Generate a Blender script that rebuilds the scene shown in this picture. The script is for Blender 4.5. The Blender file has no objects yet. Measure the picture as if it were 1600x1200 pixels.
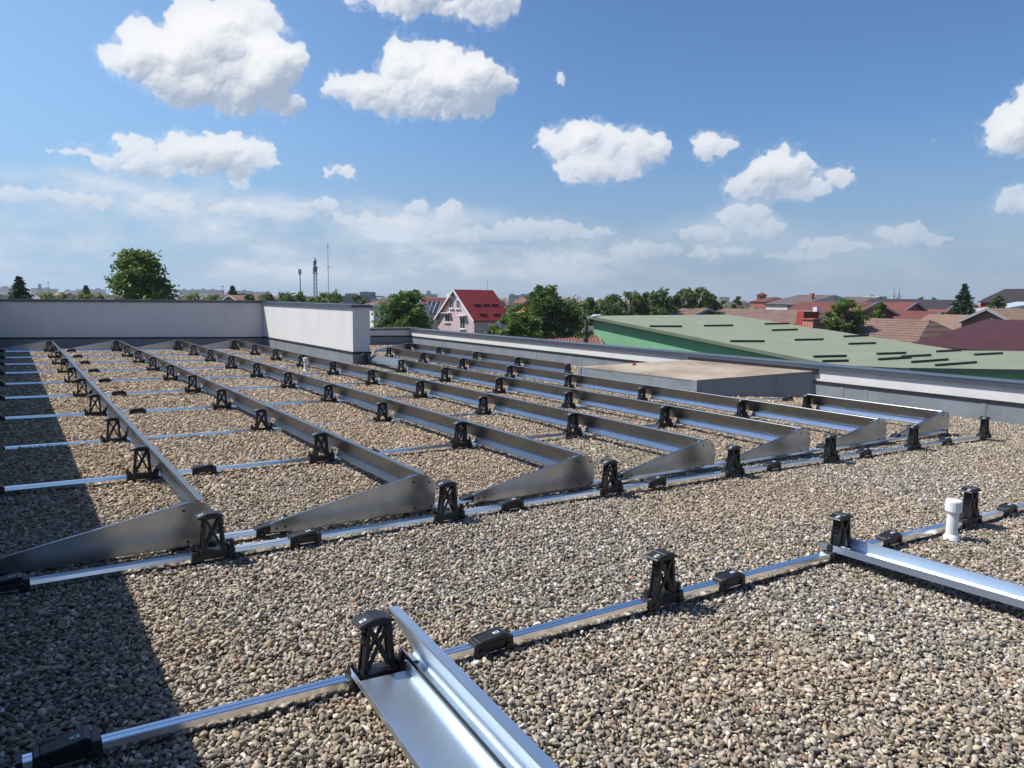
import bpy, math, random
import numpy as np
from mathutils import Vector, Matrix

# ------------------------------------------------------------------ camera
SC = bpy.context.scene
COL = SC.collection
R = math.radians
F_PX = 1153.13
PITCH, YAW, ROLL = R(6.645), R(34.344), R(0.641)
CAM = np.array([0.0, 0.0, 1.6])
SLX, SLY = -0.01754, 0.00163           # the roof falls slightly to the right

_r0 = np.array([math.cos(YAW), -math.sin(YAW), 0])
_u0 = np.array([math.sin(YAW)*math.sin(PITCH), math.cos(YAW)*math.sin(PITCH), math.cos(PITCH)])
_f = np.array([math.sin(YAW)*math.cos(PITCH), math.cos(YAW)*math.cos(PITCH), -math.sin(PITCH)])
_r = math.cos(ROLL)*_r0 + math.sin(ROLL)*_u0
_u = -math.sin(ROLL)*_r0 + math.cos(ROLL)*_u0

cam_d = bpy.data.cameras.new('camera')
cam_d.sensor_width = 36.0
cam_d.sensor_fit = 'HORIZONTAL'
cam_d.lens = F_PX/1600*36
cam_d.clip_start = 0.05
cam_d.clip_end = 20000
cam = bpy.data.objects.new('camera', cam_d)
COL.objects.link(cam)
m = Matrix.Identity(4)
for i in range(3):
    m[i][0], m[i][1], m[i][2], m[i][3] = _r[i], _u[i], -_f[i], CAM[i]
cam.matrix_world = m
SC.camera = cam


def ray(u, v):
    return _f + _r*(u-800)/F_PX + _u*(600-v)/F_PX


def at(u, v, depth):
    """surveyed point seen at photo position (u, v), depth metres along the view axis"""
    return CAM + ray(u, v)*depth


def zg(x, y):
    return SLX*x + SLY*y


def azel(u, v):
    d = ray(u, v)
    return math.degrees(math.atan2(d[0], d[1])), math.degrees(math.atan2(d[2], math.hypot(d[0], d[1])))


# ------------------------------------------------------------------ sky, sun, exposure
SUN_DIR = Vector((-0.70, 0.62, 1.28)).normalized()
SUN_EL = math.asin(SUN_DIR.z)
SUN_AZ = math.atan2(SUN_DIR.x, SUN_DIR.y)
SC.view_settings.view_transform = 'Standard'
SC.view_settings.look = 'None'
SC.view_settings.gamma = 1
SC.view_settings.exposure = 0.30
SC.view_settings.use_curve_mapping = False
SC.cycles.use_adaptive_sampling = True
SC.cycles.max_bounces = 6
SC.cycles.diffuse_bounces = 3
SC.cycles.glossy_bounces = 4
SC.cycles.transparent_max_bounces = 8
SC.cycles.volume_bounces = 0

sun_d = bpy.data.lights.new('sun', 'SUN')
sun_d.energy = 5.0
sun_d.angle = R(0.53)
sun_d.color = (1.0, 0.96, 0.90)
sun = bpy.data.objects.new('sun', sun_d)
COL.objects.link(sun)
sun.location = (-20, 24, 50)
sun.rotation_euler = (-SUN_DIR).to_track_quat('-Z', 'Y').to_euler()

world = bpy.data.worlds.new('World')
SC.world = world
world.use_nodes = True


class NT:
    """tiny helper for wiring nodes"""
    def __init__(s, tree):
        s.t = tree
        s.n = tree.nodes
        s.l = tree.links

    def new(s, typ, **kw):
        nd = s.n.new(typ)
        for k, v in kw.items():
            setattr(nd, k, v)
        return nd

    def put(s, sock, val):
        if hasattr(val, 'is_output'):
            s.l.new(val, sock)
        else:
            sock.default_value = val

    def math(s, op, a, b=None, c=None, clamp=False):
        nd = s.new('ShaderNodeMath', operation=op, use_clamp=clamp)
        s.put(nd.inputs[0], a)
        if b is not None:
            s.put(nd.inputs[1], b)
        if c is not None:
            s.put(nd.inputs[2], c)
        return nd.outputs[0]

    def vmath(s, op, a, b=None):
        nd = s.new('ShaderNodeVectorMath', operation=op)
        s.put(nd.inputs[0], a)
        if b is not None:
            s.put(nd.inputs[1], b)
        return nd.outputs['Value'] if op in ('LENGTH', 'DOT_PRODUCT') else nd.outputs[0]

    def noise(s, vec, scale, detail=4, rough=0.5, dims='3D', out='Fac'):
        nd = s.new('ShaderNodeTexNoise', noise_dimensions=dims)
        if vec is not None:
            s.put(nd.inputs['Vector'], vec)
        nd.inputs['Scale'].default_value = scale
        nd.inputs['Detail'].default_value = detail
        nd.inputs['Roughness'].default_value = rough
        return nd.outputs[out]

    def smooth(s, x, lo, hi, a=0.0, b=1.0):
        nd = s.new('ShaderNodeMapRange', interpolation_type='SMOOTHSTEP')
        s.put(nd.inputs['Value'], x)
        nd.inputs['From Min'].default_value = lo
        nd.inputs['From Max'].default_value = hi
        nd.inputs['To Min'].default_value = a
        nd.inputs['To Max'].default_value = b
        return nd.outputs[0]

    def mix(s, fac, a, b, mode='MIX'):
        nd = s.new('ShaderNodeMix', data_type='RGBA', blend_type=mode)
        s.put(nd.inputs[0], fac)
        s.put(nd.inputs[6], a)
        s.put(nd.inputs[7], b)
        return nd.outputs[2]

    def ramp(s, fac, stops, interp='LINEAR'):
        nd = s.new('ShaderNodeValToRGB')
        nd.color_ramp.interpolation = interp
        el = nd.color_ramp.elements
        while len(el) < len(stops):
            el.new(0.5)
        for e, (p, c) in zip(el, stops):
            e.position = p
            e.color = c if len(c) == 4 else (*c, 1)
        s.put(nd.inputs[0], fac)
        return nd.outputs[0]


# blobs of the cumulus clouds: photo position and half-axes, turned into azimuth / elevation
BLOBS = [
    (345, 75, 95, 72), (262, 95, 80, 66), (200, 92, 45, 28), (420, 112, 68, 62), (345, 135, 112, 50), (300, 35, 45, 40),
    (380, 25, 60, 40), (450, 165, 40, 22),
    (695, -4, 140, 42), (600, -8, 70, 26), (750, 20, 44, 26),
    (682, 114, 70, 54), (742, 132, 68, 52), (600, 148, 78, 34), (675, 165, 112, 28), (625, 95, 36, 40), (540, 142, 40, 24),
    (330, 245, 90, 40), (205, 228, 40, 20), (220, 258, 85, 20), (120, 238, 50, 8), (402, 240, 40, 24),
    (535, 268, 28, 10), (375, 288, 25, 9), (877, 124, 9, 13),
    (905, 220, 76, 34), (995, 232, 62, 32), (930, 268, 80, 22), (945, 246, 62, 16), (1105, 232, 26, 24), (1130, 236, 26, 14),
    (1215, 270, 62, 38), (1168, 292, 40, 20), (1235, 300, 62, 16), (1312, 280, 26, 16), (1280, 302, 26, 12),
    (1588, 200, 58, 40), (1612, 165, 36, 40), (1590, 318, 48, 20), (1455, 222, 12, 6),
    (705, 335, 26, 22), (640, 350, 40, 13), (835, 362, 72, 20), (930, 365, 40, 10), (1160, 340, 50, 22), (1100, 368, 46, 14),
    (1420, 368, 56, 18), (1300, 385, 60, 14), (500, 322, 40, 9), (1000, 392, 70, 14), (780, 368, 50, 13), (880, 355, 40, 12), (1190, 358, 40, 14),
    (1465, 378, 34, 9), (1240, 402, 60, 8), (700, 372, 60, 10), (560, 345, 50, 10), (1120, 395, 60, 9), (880, 402, 70, 8),
    (250, 318, 60, 12), (130, 312, 60, 14), (40, 305, 50, 16), (380, 330, 60, 10), (650, 325, 24, 12),
]



PXD = 17.0                                   # cloud chart: samples per degree
AZ0, AZ1, EL0, EL1 = -28.0, 98.0, -1.0, 46.0


def blur(a, s):
    """gaussian blur by FFT, reflected at the borders"""
    k = int(3*s)+2
    b = np.pad(a, k, mode='edge')
    fy = np.fft.fftfreq(b.shape[0])[:, None]
    fx = np.fft.rfftfreq(b.shape[1])[None]
    g = np.exp(-2*(math.pi*s)**2*(fx*fx+fy*fy))
    return np.fft.irfft2(np.fft.rfft2(b)*g, s=b.shape)[k:-k, k:-k]


def spectral(shape, rng, power, lo, stretch=1.0):
    """random field with a power spectrum falling as f**-power above the lowest frequency lo"""
    fy = np.fft.fftfreq(shape[0])[:, None]*stretch
    fx = np.fft.rfftfreq(shape[1])[None]
    f = np.sqrt(fx*fx+fy*fy)
    amp = 1/np.maximum(f, lo)**power
    amp[0, 0] = 0
    w = np.fft.rfft2(rng.standard_normal(shape))
    n = np.fft.irfft2(w*amp, s=shape)
    return n/n.std()


def sstep(x, lo, hi):
    t = np.clip((x-lo)/(hi-lo), 0, 1)
    return t*t*(3-2*t)


def cloud_chart():
    """colour and cover of the cumulus clouds over azimuth (columns) and elevation (rows)"""
    rng = np.random.default_rng(11)
    W, H = int((AZ1-AZ0)*PXD), int((EL1-EL0)*PXD)
    hgt = np.zeros((H, W), np.float32)

    def puff(cx, cy, r, z):
        x0, x1 = int(max(cx-r, 0)), int(min(cx+r+2, W))
        y0, y1 = int(max(cy-r, 0)), int(min(cy+r+2, H))
        if x1 <= x0 or y1 <= y0:
            return
        yy, xx = np.mgrid[y0:y1, x0:x1]
        q = r*r-(xx-cx)**2-(yy-cy)**2
        h = np.where(q > 0, z+np.sqrt(np.maximum(q, 0)), 0)
        np.maximum(hgt[y0:y1, x0:x1], h, out=hgt[y0:y1, x0:x1])

    for (u, v, rx, ry) in BLOBS:
        a, e = azel(u, v)
        ra = abs(azel(u+rx, v)[0]-azel(u-rx, v)[0])/2*PXD
        re = abs(azel(u, v+ry)[1]-azel(u, v-ry)[1])/2*PXD
        cx, cy = (a-AZ0)*PXD, (e-EL0)*PXD
        n1 = int(10+10*max(ra/re, 1))
        for _ in range(n1):
            t = rng.uniform(0, 2*math.pi)
            q = math.sqrt(rng.uniform(0, 1))
            r1 = re*rng.uniform(0.26, 0.5)
            px, py = cx+math.cos(t)*q*max(ra-r1, 1), cy+math.sin(t)*q*max(re-r1*0.9, 1)
            z1 = re*0.35*rng.uniform(0, 1)*(1-q*q)
            puff(px, py, r1, z1)
            for _ in range(7):
                t2 = rng.uniform(-0.5, math.pi+0.5)
                r2 = r1*rng.uniform(0.25, 0.48)
                qx, qy = px+math.cos(t2)*r1*0.82, py+math.sin(t2)*r1*0.82
                z2 = z1+r1*rng.uniform(0.05, 0.5)
                puff(qx, qy, r2, z2)
                if r2 > 3:
                    for _ in range(6):
                        t3 = rng.uniform(0, 2*math.pi)
                        r3 = r2*rng.uniform(0.25, 0.45)
                        puff(qx+math.cos(t3)*r2*0.85, qy+math.sin(t3)*r2*0.85, r3, z2+r2*rng.uniform(0.05, 0.5))
    # ragged outline: shift the chart by turbulent amounts
    wx = spectral((H, W), rng, 1.5, 0.02)*2.6
    wy = spectral((H, W), rng, 1.5, 0.02)*2.2
    yy, xx = np.mgrid[0:H, 0:W]
    hgt = hgt[np.clip(yy+wy, 0, H-1).astype(int), np.clip(xx+wx, 0, W-1).astype(int)]
    fine = spectral((H, W), rng, 1.25, 0.02)
    base = blur(hgt, 1.3)
    cover = blur((hgt > 1.0).astype(float), 1.5)
    wide = blur((hgt > 1.0).astype(float), 9.0)
    thin = sstep(blur(hgt, 5.0), 2.0, 22.0)
    alpha = sstep(cover+fine*0.15*(1-0.7*thin)+0.35*(wide-0.5), 0.32, 0.84)
    alpha *= (0.72+0.28*thin)*sstep(wide, 0.03, 0.16)
    wisp = sstep(wide+fine*0.14, 0.20, 0.75)*0.36*sstep(wide, 0.06, 0.22)
    alpha = 1-(1-alpha)*(1-wisp)
    # light from the upper left, seen a little against it
    Lx, Ly, Lz = -0.52, 0.80, 0.10

    def lamb(h, k):
        gy, gx = np.gradient(h)
        nn = np.sqrt((gx*k)**2+(gy*k)**2+1)
        return (-gx*k*Lx-gy*k*Ly+Lz)/nn
    s1 = lamb(blur(hgt, 1.2)+fine*0.45, 0.55)
    s2 = lamb(blur(hgt, 7.0), 0.9)
    s3 = lamb(blur(hgt, 22.0), 1.6)
    mott = blur(spectral((H, W), rng, 1.5, 0.008), 1.5)
    lit = 0.44+0.30*s1+0.40*s2+0.50*s3+0.07*mott
    rim = 1-sstep(blur(hgt, 4.0), 1.0, 20.0)       # thin rims let the light through
    lit = np.clip(lit+0.16*rim, 0, 1)
    lit = sstep(lit, 0.06, 0.86)
    el = (np.arange(H)/PXD+EL0)[:, None]
    low = sstep(el, 1.0, 14.0)
    white = np.array([0.72, 0.76, 0.83])*(1-low[..., None])+np.array([0.95, 0.96, 0.98])*low[..., None]
    grey = np.array([0.46, 0.54, 0.67])*(1-low[..., None])+np.array([0.38, 0.46, 0.59])*low[..., None]
    rgb = grey+(white-grey)*lit[..., None]
    alpha = alpha*(0.5+0.5*sstep(el, 3.0, 10.0))*sstep(el, 0.3, 1.6)
    # veil of thin stratus low over the horizon, densest on the left
    az = (np.arange(W)/PXD+AZ0)[None]
    nv = spectral((H, W), rng, 1.6, 0.004, 0.38)
    edge = blur(spectral((1, W), rng, 1.6, 0.004), 2.0)*0.5
    top = 8.2-2.0*sstep(az, 0, 45)+edge
    band = sstep(el, 0.0, 2.0)*(1-sstep(el, top-1.6, top+0.5))
    side = 1-0.80*sstep(az, 16, 62)
    veil = np.clip(0.52+0.22*nv, 0, 0.88)*band*side
    vcol = np.array([0.64, 0.71, 0.80])+0.05*np.clip(nv, -1.5, 1.5)[..., None]
    rgb = (rgb*alpha[..., None]+vcol*(veil*(1-alpha))[..., None])/np.maximum(alpha+veil*(1-alpha), 1e-4)[..., None]
    alpha = alpha+veil*(1-alpha)
    # the sky pales towards the sun on the left
    glow = 0.55*(1-sstep(az, -12, 44))*(1-sstep(el, 12, 36))
    gcol = np.array([0.40, 0.68, 0.99])
    tot = alpha+glow*(1-alpha)
    rgb = (rgb*alpha[..., None]+gcol*(glow*(1-alpha))[..., None])/np.maximum(tot, 1e-4)[..., None]
    alpha = tot
    out = np.dstack([rgb, alpha]).astype(np.float32)
    out[[0, -1]] = 0
    out[:, [0, -1]] = 0
    img = bpy.data.images.new('cloud_chart', W, H, alpha=True, float_buffer=True)
    img.alpha_mode = 'CHANNEL_PACKED'
    img.colorspace_settings.name = 'Non-Color'
    img.pixels.foreach_set(out.ravel())
    img.update()
    return img


SKY_STRENGTH = 0.073


def build_world():
    n = NT(world.node_tree)
    n.n.clear()
    out = n.new('ShaderNodeOutputWorld')
    bg = n.new('ShaderNodeBackground')
    bg.inputs['Strength'].default_value = SKY_STRENGTH
    n.l.new(bg.outputs[0], out.inputs[0])
    sky = n.new('ShaderNodeTexSky', sky_type='NISHITA')
    sky.sun_disc = False
    sky.sun_elevation = SUN_EL
    sky.sun_rotation = SUN_AZ
    sky.altitude = 0
    sky.air_density = 1.0
    sky.dust_density = 0.9
    sky.ozone_density = 2.0
    tc = n.new('ShaderNodeTexCoord')
    sep = n.new('ShaderNodeSeparateXYZ')
    n.l.new(tc.outputs['Generated'], sep.inputs[0])
    x, y, z = sep.outputs
    az = n.math('MULTIPLY', n.math('ARCTAN2', x, y), 57.29578)
    el = n.math('MULTIPLY', n.math('ARCSINE', z), 57.29578)
    cmb = n.new('ShaderNodeCombineXYZ')
    n.put(cmb.inputs[0], n.math('MULTIPLY', n.math('SUBTRACT', az, AZ0), 1/(AZ1-AZ0)))
    n.put(cmb.inputs[1], n.math('MULTIPLY', n.math('SUBTRACT', el, EL0), 1/(EL1-EL0)))
    tex = n.new('ShaderNodeTexImage', extension='CLIP', interpolation='Cubic')
    tex.image = cloud_chart()
    n.put(tex.inputs[0], cmb.outputs[0])
    cl = n.vmath('MULTIPLY', tex.outputs[0], (0.81/SKY_STRENGTH,)*3)
    skyc = n.mix(1.0, sky.outputs[0], (0.78, 1.08, 1.42, 1), 'MULTIPLY')
    lowair = n.smooth(el, -1.0, 14.0, 0.85, 0.0)          # pale blue air over the horizon
    skyc = n.mix(lowair, skyc, (3.3, 4.5, 6.3, 1))
    n.put(bg.inputs[0], n.mix(tex.outputs[1], skyc, cl))
    world.cycles.sampling_method = 'MANUAL'
    world.cycles.sample_map_resolution = 512


build_world()


# ------------------------------------------------------------------ helpers
class MB:
    """collects shapes into ONE mesh"""
    def __init__(s):
        s.v, s.f, s.uv = [], [], {}

    def quadface(s, pts, uv=None):
        i = len(s.v)
        s.v += [tuple(p) for p in pts]
        s.f.append(tuple(range(i, i+len(pts))))
        if uv:
            s.uv[len(s.f)-1] = uv

    def hexa(s, p):
        """8 points: bottom ring 0-3, top ring 4-7 (counter clockwise from above)"""
        i = len(s.v)
        s.v += [tuple(q) for q in p]
        for f in ((3, 2, 1, 0), (4, 5, 6, 7), (0, 1, 5, 4), (1, 2, 6, 5), (2, 3, 7, 6), (3, 0, 4, 7)):
            s.f.append(tuple(i+k for k in f))
        return s

    def box(s, x0, x1, y0, y1, z0, z1, top=None, rot=None, at_=None):
        """top = (dx0, dx1, dy0, dy1) insets of the top face; rot/at_ = matrix and shift"""
        a, b, c, d = top or (0, 0, 0, 0)
        p = [(x0, y0, z0), (x1, y0, z0), (x1, y1, z0), (x0, y1, z0),
             (x0+a, y0+c, z1), (x1-b, y0+c, z1), (x1-b, y1-d, z1), (x0+a, y1-d, z1)]
        if rot is not None:
            p = [tuple(rot @ Vector(q)) for q in p]
        if at_ is not None:
            p = [tuple(Vector(q)+Vector(at_)) for q in p]
        return s.hexa(p)

    def prism(s, prof, y0, y1, axis='y'):
        """closed outline prof (x, z) pushed from y0 to y1; axis 'x': outline is (y, z) pushed along x"""
        n = len(prof)
        i = len(s.v)
        for y in (y0, y1):
            for (a, b) in prof:
                s.v.append((a, y, b) if axis == 'y' else (y, a, b) if axis == 'x' else (a, b, y))
        s.f.append(tuple(range(i, i+n)))
        s.f.append(tuple(range(i+2*n-1, i+n-1, -1)))
        for k in range(n):
            j = (k+1) % n
            s.f.append((i+k, i+n+k, i+n+j, i+j))
        return s

    def bar(s, p0, p1, w, h, up=(0, 0, 1)):
        """rectangular bar between two points"""
        a, b = Vector(p0), Vector(p1)
        d = (b-a).normalized()
        sd = d.cross(Vector(up))
        if sd.length < 1e-4:
            sd = d.cross(Vector((0, 1, 0)))
        sd.normalize()
        u = sd.cross(d)
        q = []
        for e in (a, b):
            q += [e-sd*w/2-u*h/2, e+sd*w/2-u*h/2, e+sd*w/2+u*h/2, e-sd*w/2+u*h/2]
        return s.hexa([tuple(x) for x in q])

    def tube(s, pts, radii, n=10, caps=True):
        i0 = len(s.v)
        P = [Vector(p) for p in pts]
        if not hasattr(radii, '__len__'):
            radii = [radii]*len(P)
        for k, p in enumerate(P):
            d = (P[min(k+1, len(P)-1)]-P[max(k-1, 0)]).normalized()
            a = d.cross(Vector((0, 0, 1)))
            if a.length < 1e-3:
                a = Vector((1, 0, 0))
            a.normalize()
            b = a.cross(d)
            for j in range(n):
                t = 2*math.pi*j/n
                s.v.append(tuple(p+(a*math.cos(t)+b*math.sin(t))*radii[k]))
        for k in range(len(P)-1):
            for j in range(n):
                q = (j+1) % n
                s.f.append((i0+k*n+j, i0+k*n+q, i0+(k+1)*n+q, i0+(k+1)*n+j))
        if caps:
            s.f.append(tuple(i0+j for j in range(n-1, -1, -1)))
            e = i0+(len(P)-1)*n
            s.f.append(tuple(e+j for j in range(n)))
        return s

    def build(s, name, mat, parent=None, smooth=False, bevel=0):
        me = bpy.data.meshes.new(name)
        me.from_pydata(s.v, [], s.f)
        if s.uv:
            lay = me.uv_layers.new(name='UVMap')
            for fi, uv in s.uv.items():
                for k, li in enumerate(me.polygons[fi].loop_indices):
                    lay.data[li].uv = uv[k]
        me.materials.append(mat)
        if smooth:
            me.polygons.foreach_set('use_smooth', [True]*len(me.polygons))
        me.update()
        if bevel:
            import bmesh
            bm = bmesh.new()
            bm.from_mesh(me)
            bmesh.ops.remove_doubles(bm, verts=bm.verts, dist=1e-5)
            bmesh.ops.recalc_face_normals(bm, faces=bm.faces)
            ed = [e for e in bm.edges if len(e.link_faces) == 2 and e.calc_face_angle(0) > 0.6]
            bmesh.ops.bevel(bm, geom=ed, offset=bevel, segments=1, affect='EDGES', clamp_overlap=True)
            bm.to_mesh(me)
            bm.free()
        else:
            import bmesh
            bm = bmesh.new()
            bm.from_mesh(me)
            bmesh.ops.recalc_face_normals(bm, faces=bm.faces)
            bm.to_mesh(me)
            bm.free()
        o = bpy.data.objects.new(name, me)
        COL.objects.link(o)
        if parent is not None:
            o.parent = parent
        return o


def tag(o, label=None, cat=None, group=None, kind=None):
    if label:
        o['label'] = label
    if cat:
        o['category'] = cat
    if group:
        o['group'] = group
    if kind:
        o['kind'] = kind
    return o


def thing(name, label, cat, loc=(0, 0, 0), rot=(0, 0, 0), group=None):
    o = bpy.data.objects.new(name, None)
    o.empty_display_size = 0.2
    COL.objects.link(o)
    o.location = loc
    o.rotation_euler = rot
    return tag(o, label, cat, group)


def dup(root, loc=None, label=None, rot=None):
    """copy of a thing with copies of its parts and sub-parts"""
    r = root.copy()
    COL.objects.link(r)
    if loc is not None:
        r.location = loc
    if rot is not None:
        r.rotation_euler = rot
    if label:
        r['label'] = label
    for ch in list(root.children):
        c = ch.copy()
        COL.objects.link(c)
        c.parent = r
        for g in list(ch.children):
            d = g.copy()
            COL.objects.link(d)
            d.parent = c
    return r


ORD = ['zeroth', 'first', 'second', 'third', 'fourth', 'fifth', 'sixth', 'seventh', 'eighth', 'ninth', 'tenth', 'eleventh']


# ------------------------------------------------------------------ materials
def mat(name, base=(0.5, 0.5, 0.5), rough=0.6, metal=0.0, spec=0.5):
    m_ = bpy.data.materials.new(name)
    m_.use_nodes = True
    b = m_.node_tree.nodes['Principled BSDF']
    b.inputs['Base Color'].default_value = (*base, 1)
    b.inputs['Roughness'].default_value = rough
    b.inputs['Metallic'].default_value = metal
    b.inputs['Specular IOR Level'].default_value = spec
    return m_, NT(m_.node_tree), b


def bump(n, b, height, strength, dist):
    nd = n.new('ShaderNodeBump')
    nd.inputs['Strength'].default_value = strength
    nd.inputs['Distance'].default_value = dist
    n.put(nd.inputs['Height'], height)
    n.put(b.inputs['Normal'], nd.outputs[0])


def objco(n):
    return n.new('ShaderNodeTexCoord').outputs['Object']


def geopos(n):
    return n.new('ShaderNodeNewGeometry').outputs['Position']


def noisy(name, c1, c2, scale=2.0, rough=0.8, bscale=0, bdist=0.002, metal=0.0, detail=6, stretch=(1, 1, 1), spec=0.3):
    """two colours mixed by noise, optional fine bump"""
    m_, n, b = mat(name, c1, rough, metal, spec)
    p = n.vmath('MULTIPLY', geopos(n), stretch)
    f = n.smooth(n.noise(p, scale, detail, 0.6), 0.32, 0.68)
    n.put(b.inputs['Base Color'], n.mix(f, (*c1, 1), (*c2, 1)))
    if bscale:
        bump(n, b, n.noise(geopos(n), bscale, 3, 0.6), 0.6, bdist)
    return m_


def metal_mat(name, base, rough, spangle=0.0, aniso=0.0, streak=(1, 1, 1)):
    m_, n, b = mat(name, base, rough, 1.0)
    p = geopos(n)
    f = n.noise(n.vmath('MULTIPLY', p, streak), 9, 5, 0.6)
    n.put(b.inputs['Roughness'], n.math('MULTIPLY_ADD', f, 0.10, rough-0.05))
    c2 = tuple(c*0.86 for c in base)
    n.put(b.inputs['Base Color'], n.mix(n.smooth(f, 0.3, 0.7), (*base, 1), (*c2, 1)))
    bump(n, b, n.noise(p, 1.7, 2, 0.5), 0.10, 0.004)
    return m_


M = {}
M['sheet'] = metal_mat('shaded_zinc_sheet', (0.29, 0.32, 0.35), 0.34, 0.04)  # dark copy of the zinc sheet, dull ground reflection put into its colour
M['band'] = metal_mat('skylit_zinc_sheet', (0.43, 0.50, 0.585), 0.33)  # lighter blue copy of the same metal, sky reflection put into its colour
M['plate'] = metal_mat('bright_skylit_zinc_sheet', (0.68, 0.78, 0.88), 0.40)  # brightest copy, for the foreground sheets, sky light painted into the base colour
M['fin'] = metal_mat('zinc_coated_plate', (0.44, 0.47, 0.50), 0.31, 0.04)
M['rail'] = metal_mat('extruded_aluminium', (0.90, 0.91, 0.93), 0.17, 0.05, streak=(0.3, 6, 6))


def plastic():
    m_, n, b = mat('black_plastic', (0.012, 0.012, 0.013), 0.42, 0.0, 0.5)
    f = n.noise(geopos(n), 30, 4, 0.6)
    n.put(b.inputs['Roughness'], n.math('MULTIPLY_ADD', f, 0.25, 0.30))
    d = n.smooth(n.noise(geopos(n), 7, 4, 0.6), 0.45, 0.75, 0, 0.35)
    n.put(b.inputs['Base Color'], n.mix(d, (0.011, 0.011, 0.012, 1), (0.045, 0.043, 0.04, 1)))
    return m_


M['black'] = plastic()
M['mark'] = noisy('white_print', (0.75, 0.77, 0.8), (0.68, 0.70, 0.74), 40, 0.5)
M['pvc'] = noisy('white_pvc', (0.78, 0.78, 0.77), (0.70, 0.70, 0.68), 9, 0.35, spec=0.5)
M['clip'] = metal_mat('bright_steel', (0.7, 0.7, 0.7), 0.25, 0.05)


def stucco(name, c1, c2):
    m_, n, b = mat(name, c1, 0.9, 0, 0.2)
    p = geopos(n)
    f = n.noise(n.vmath('MULTIPLY', p, (1.6, 1.6, 0.8)), 1.3, 6, 0.6)
    f2 = n.noise(p, 30, 4, 0.65)
    c = n.mix(n.smooth(f, 0.35, 0.75), (*c1, 1), (*c2, 1))
    c = n.mix(n.smooth(f2, 0.35, 0.7, 0, 0.22), c, tuple(x*0.8 for x in c2)+(1,))
    n.put(b.inputs['Base Color'], c)
    bump(n, b, f2, 0.7, 0.006)
    return m_


M['stucco'] = stucco('white_render', (0.69, 0.675, 0.65), (0.63, 0.615, 0.595))
M['coping'] = noisy('grey_coated_flashing', (0.105, 0.125, 0.155), (0.085, 0.10, 0.13), 1.5, 0.38, metal=0.35, stretch=(1, 0.4, 1), spec=0.5)
M['strip'] = noisy('black_sealing_strip', (0.016, 0.017, 0.02), (0.03, 0.03, 0.032), 3, 0.6)


def membrane(name, c1, c2, c3):
    """grey roofing sheet: wrinkles, grime washed down, welded seams"""
    m_, n, b = mat(name, c1, 0.55, 0, 0.35)
    p = geopos(n)
    f = n.noise(n.vmath('MULTIPLY', p, (1, 1, 0.5)), 1.6, 7, 0.62)
    f2 = n.noise(n.vmath('MULTIPLY', p, (5, 5, 0.7)), 1.5, 4, 0.6)
    c = n.mix(n.smooth(f, 0.35, 0.7), (*c1, 1), (*c2, 1))
    c = n.mix(n.smooth(f2, 0.55, 0.8, 0, 0.45), c, (*c3, 1))
    n.put(b.inputs['Base Color'], c)
    w = n.noise(n.vmath('MULTIPLY', p, (1.3, 1.3, 1.0)), 2.2, 5, 0.5)
    bump(n, b, w, 0.55, 0.05)
    return m_


M['membrane'] = membrane('grey_roof_membrane', (0.225, 0.25, 0.275), (0.185, 0.205, 0.225), (0.13, 0.14, 0.15))
M['box_top'] = None


def box_top():
    m_, n, b = mat('dusty_membrane', (0.3, 0.25, 0.2), 0.85, 0, 0.2)
    p = geopos(n)
    f = n.noise(n.vmath('MULTIPLY', p, (1, 0.6, 1)), 1.3, 8, 0.65)
    f2 = n.noise(n.vmath('MULTIPLY', p, (0.8, 5, 1)), 2.2, 5, 0.6)
    c = n.ramp(f, [(0.3, (0.20, 0.155, 0.115)), (0.5, (0.32, 0.26, 0.20)), (0.7, (0.42, 0.36, 0.29))])
    c = n.mix(n.smooth(f2, 0.56, 0.72, 0, 0.55), c, (0.15, 0.115, 0.085, 1))
    n.put(b.inputs['Base Color'], c)
    bump(n, b, f, 0.5, 0.02)
    return m_


M['box_top'] = box_top()


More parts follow.
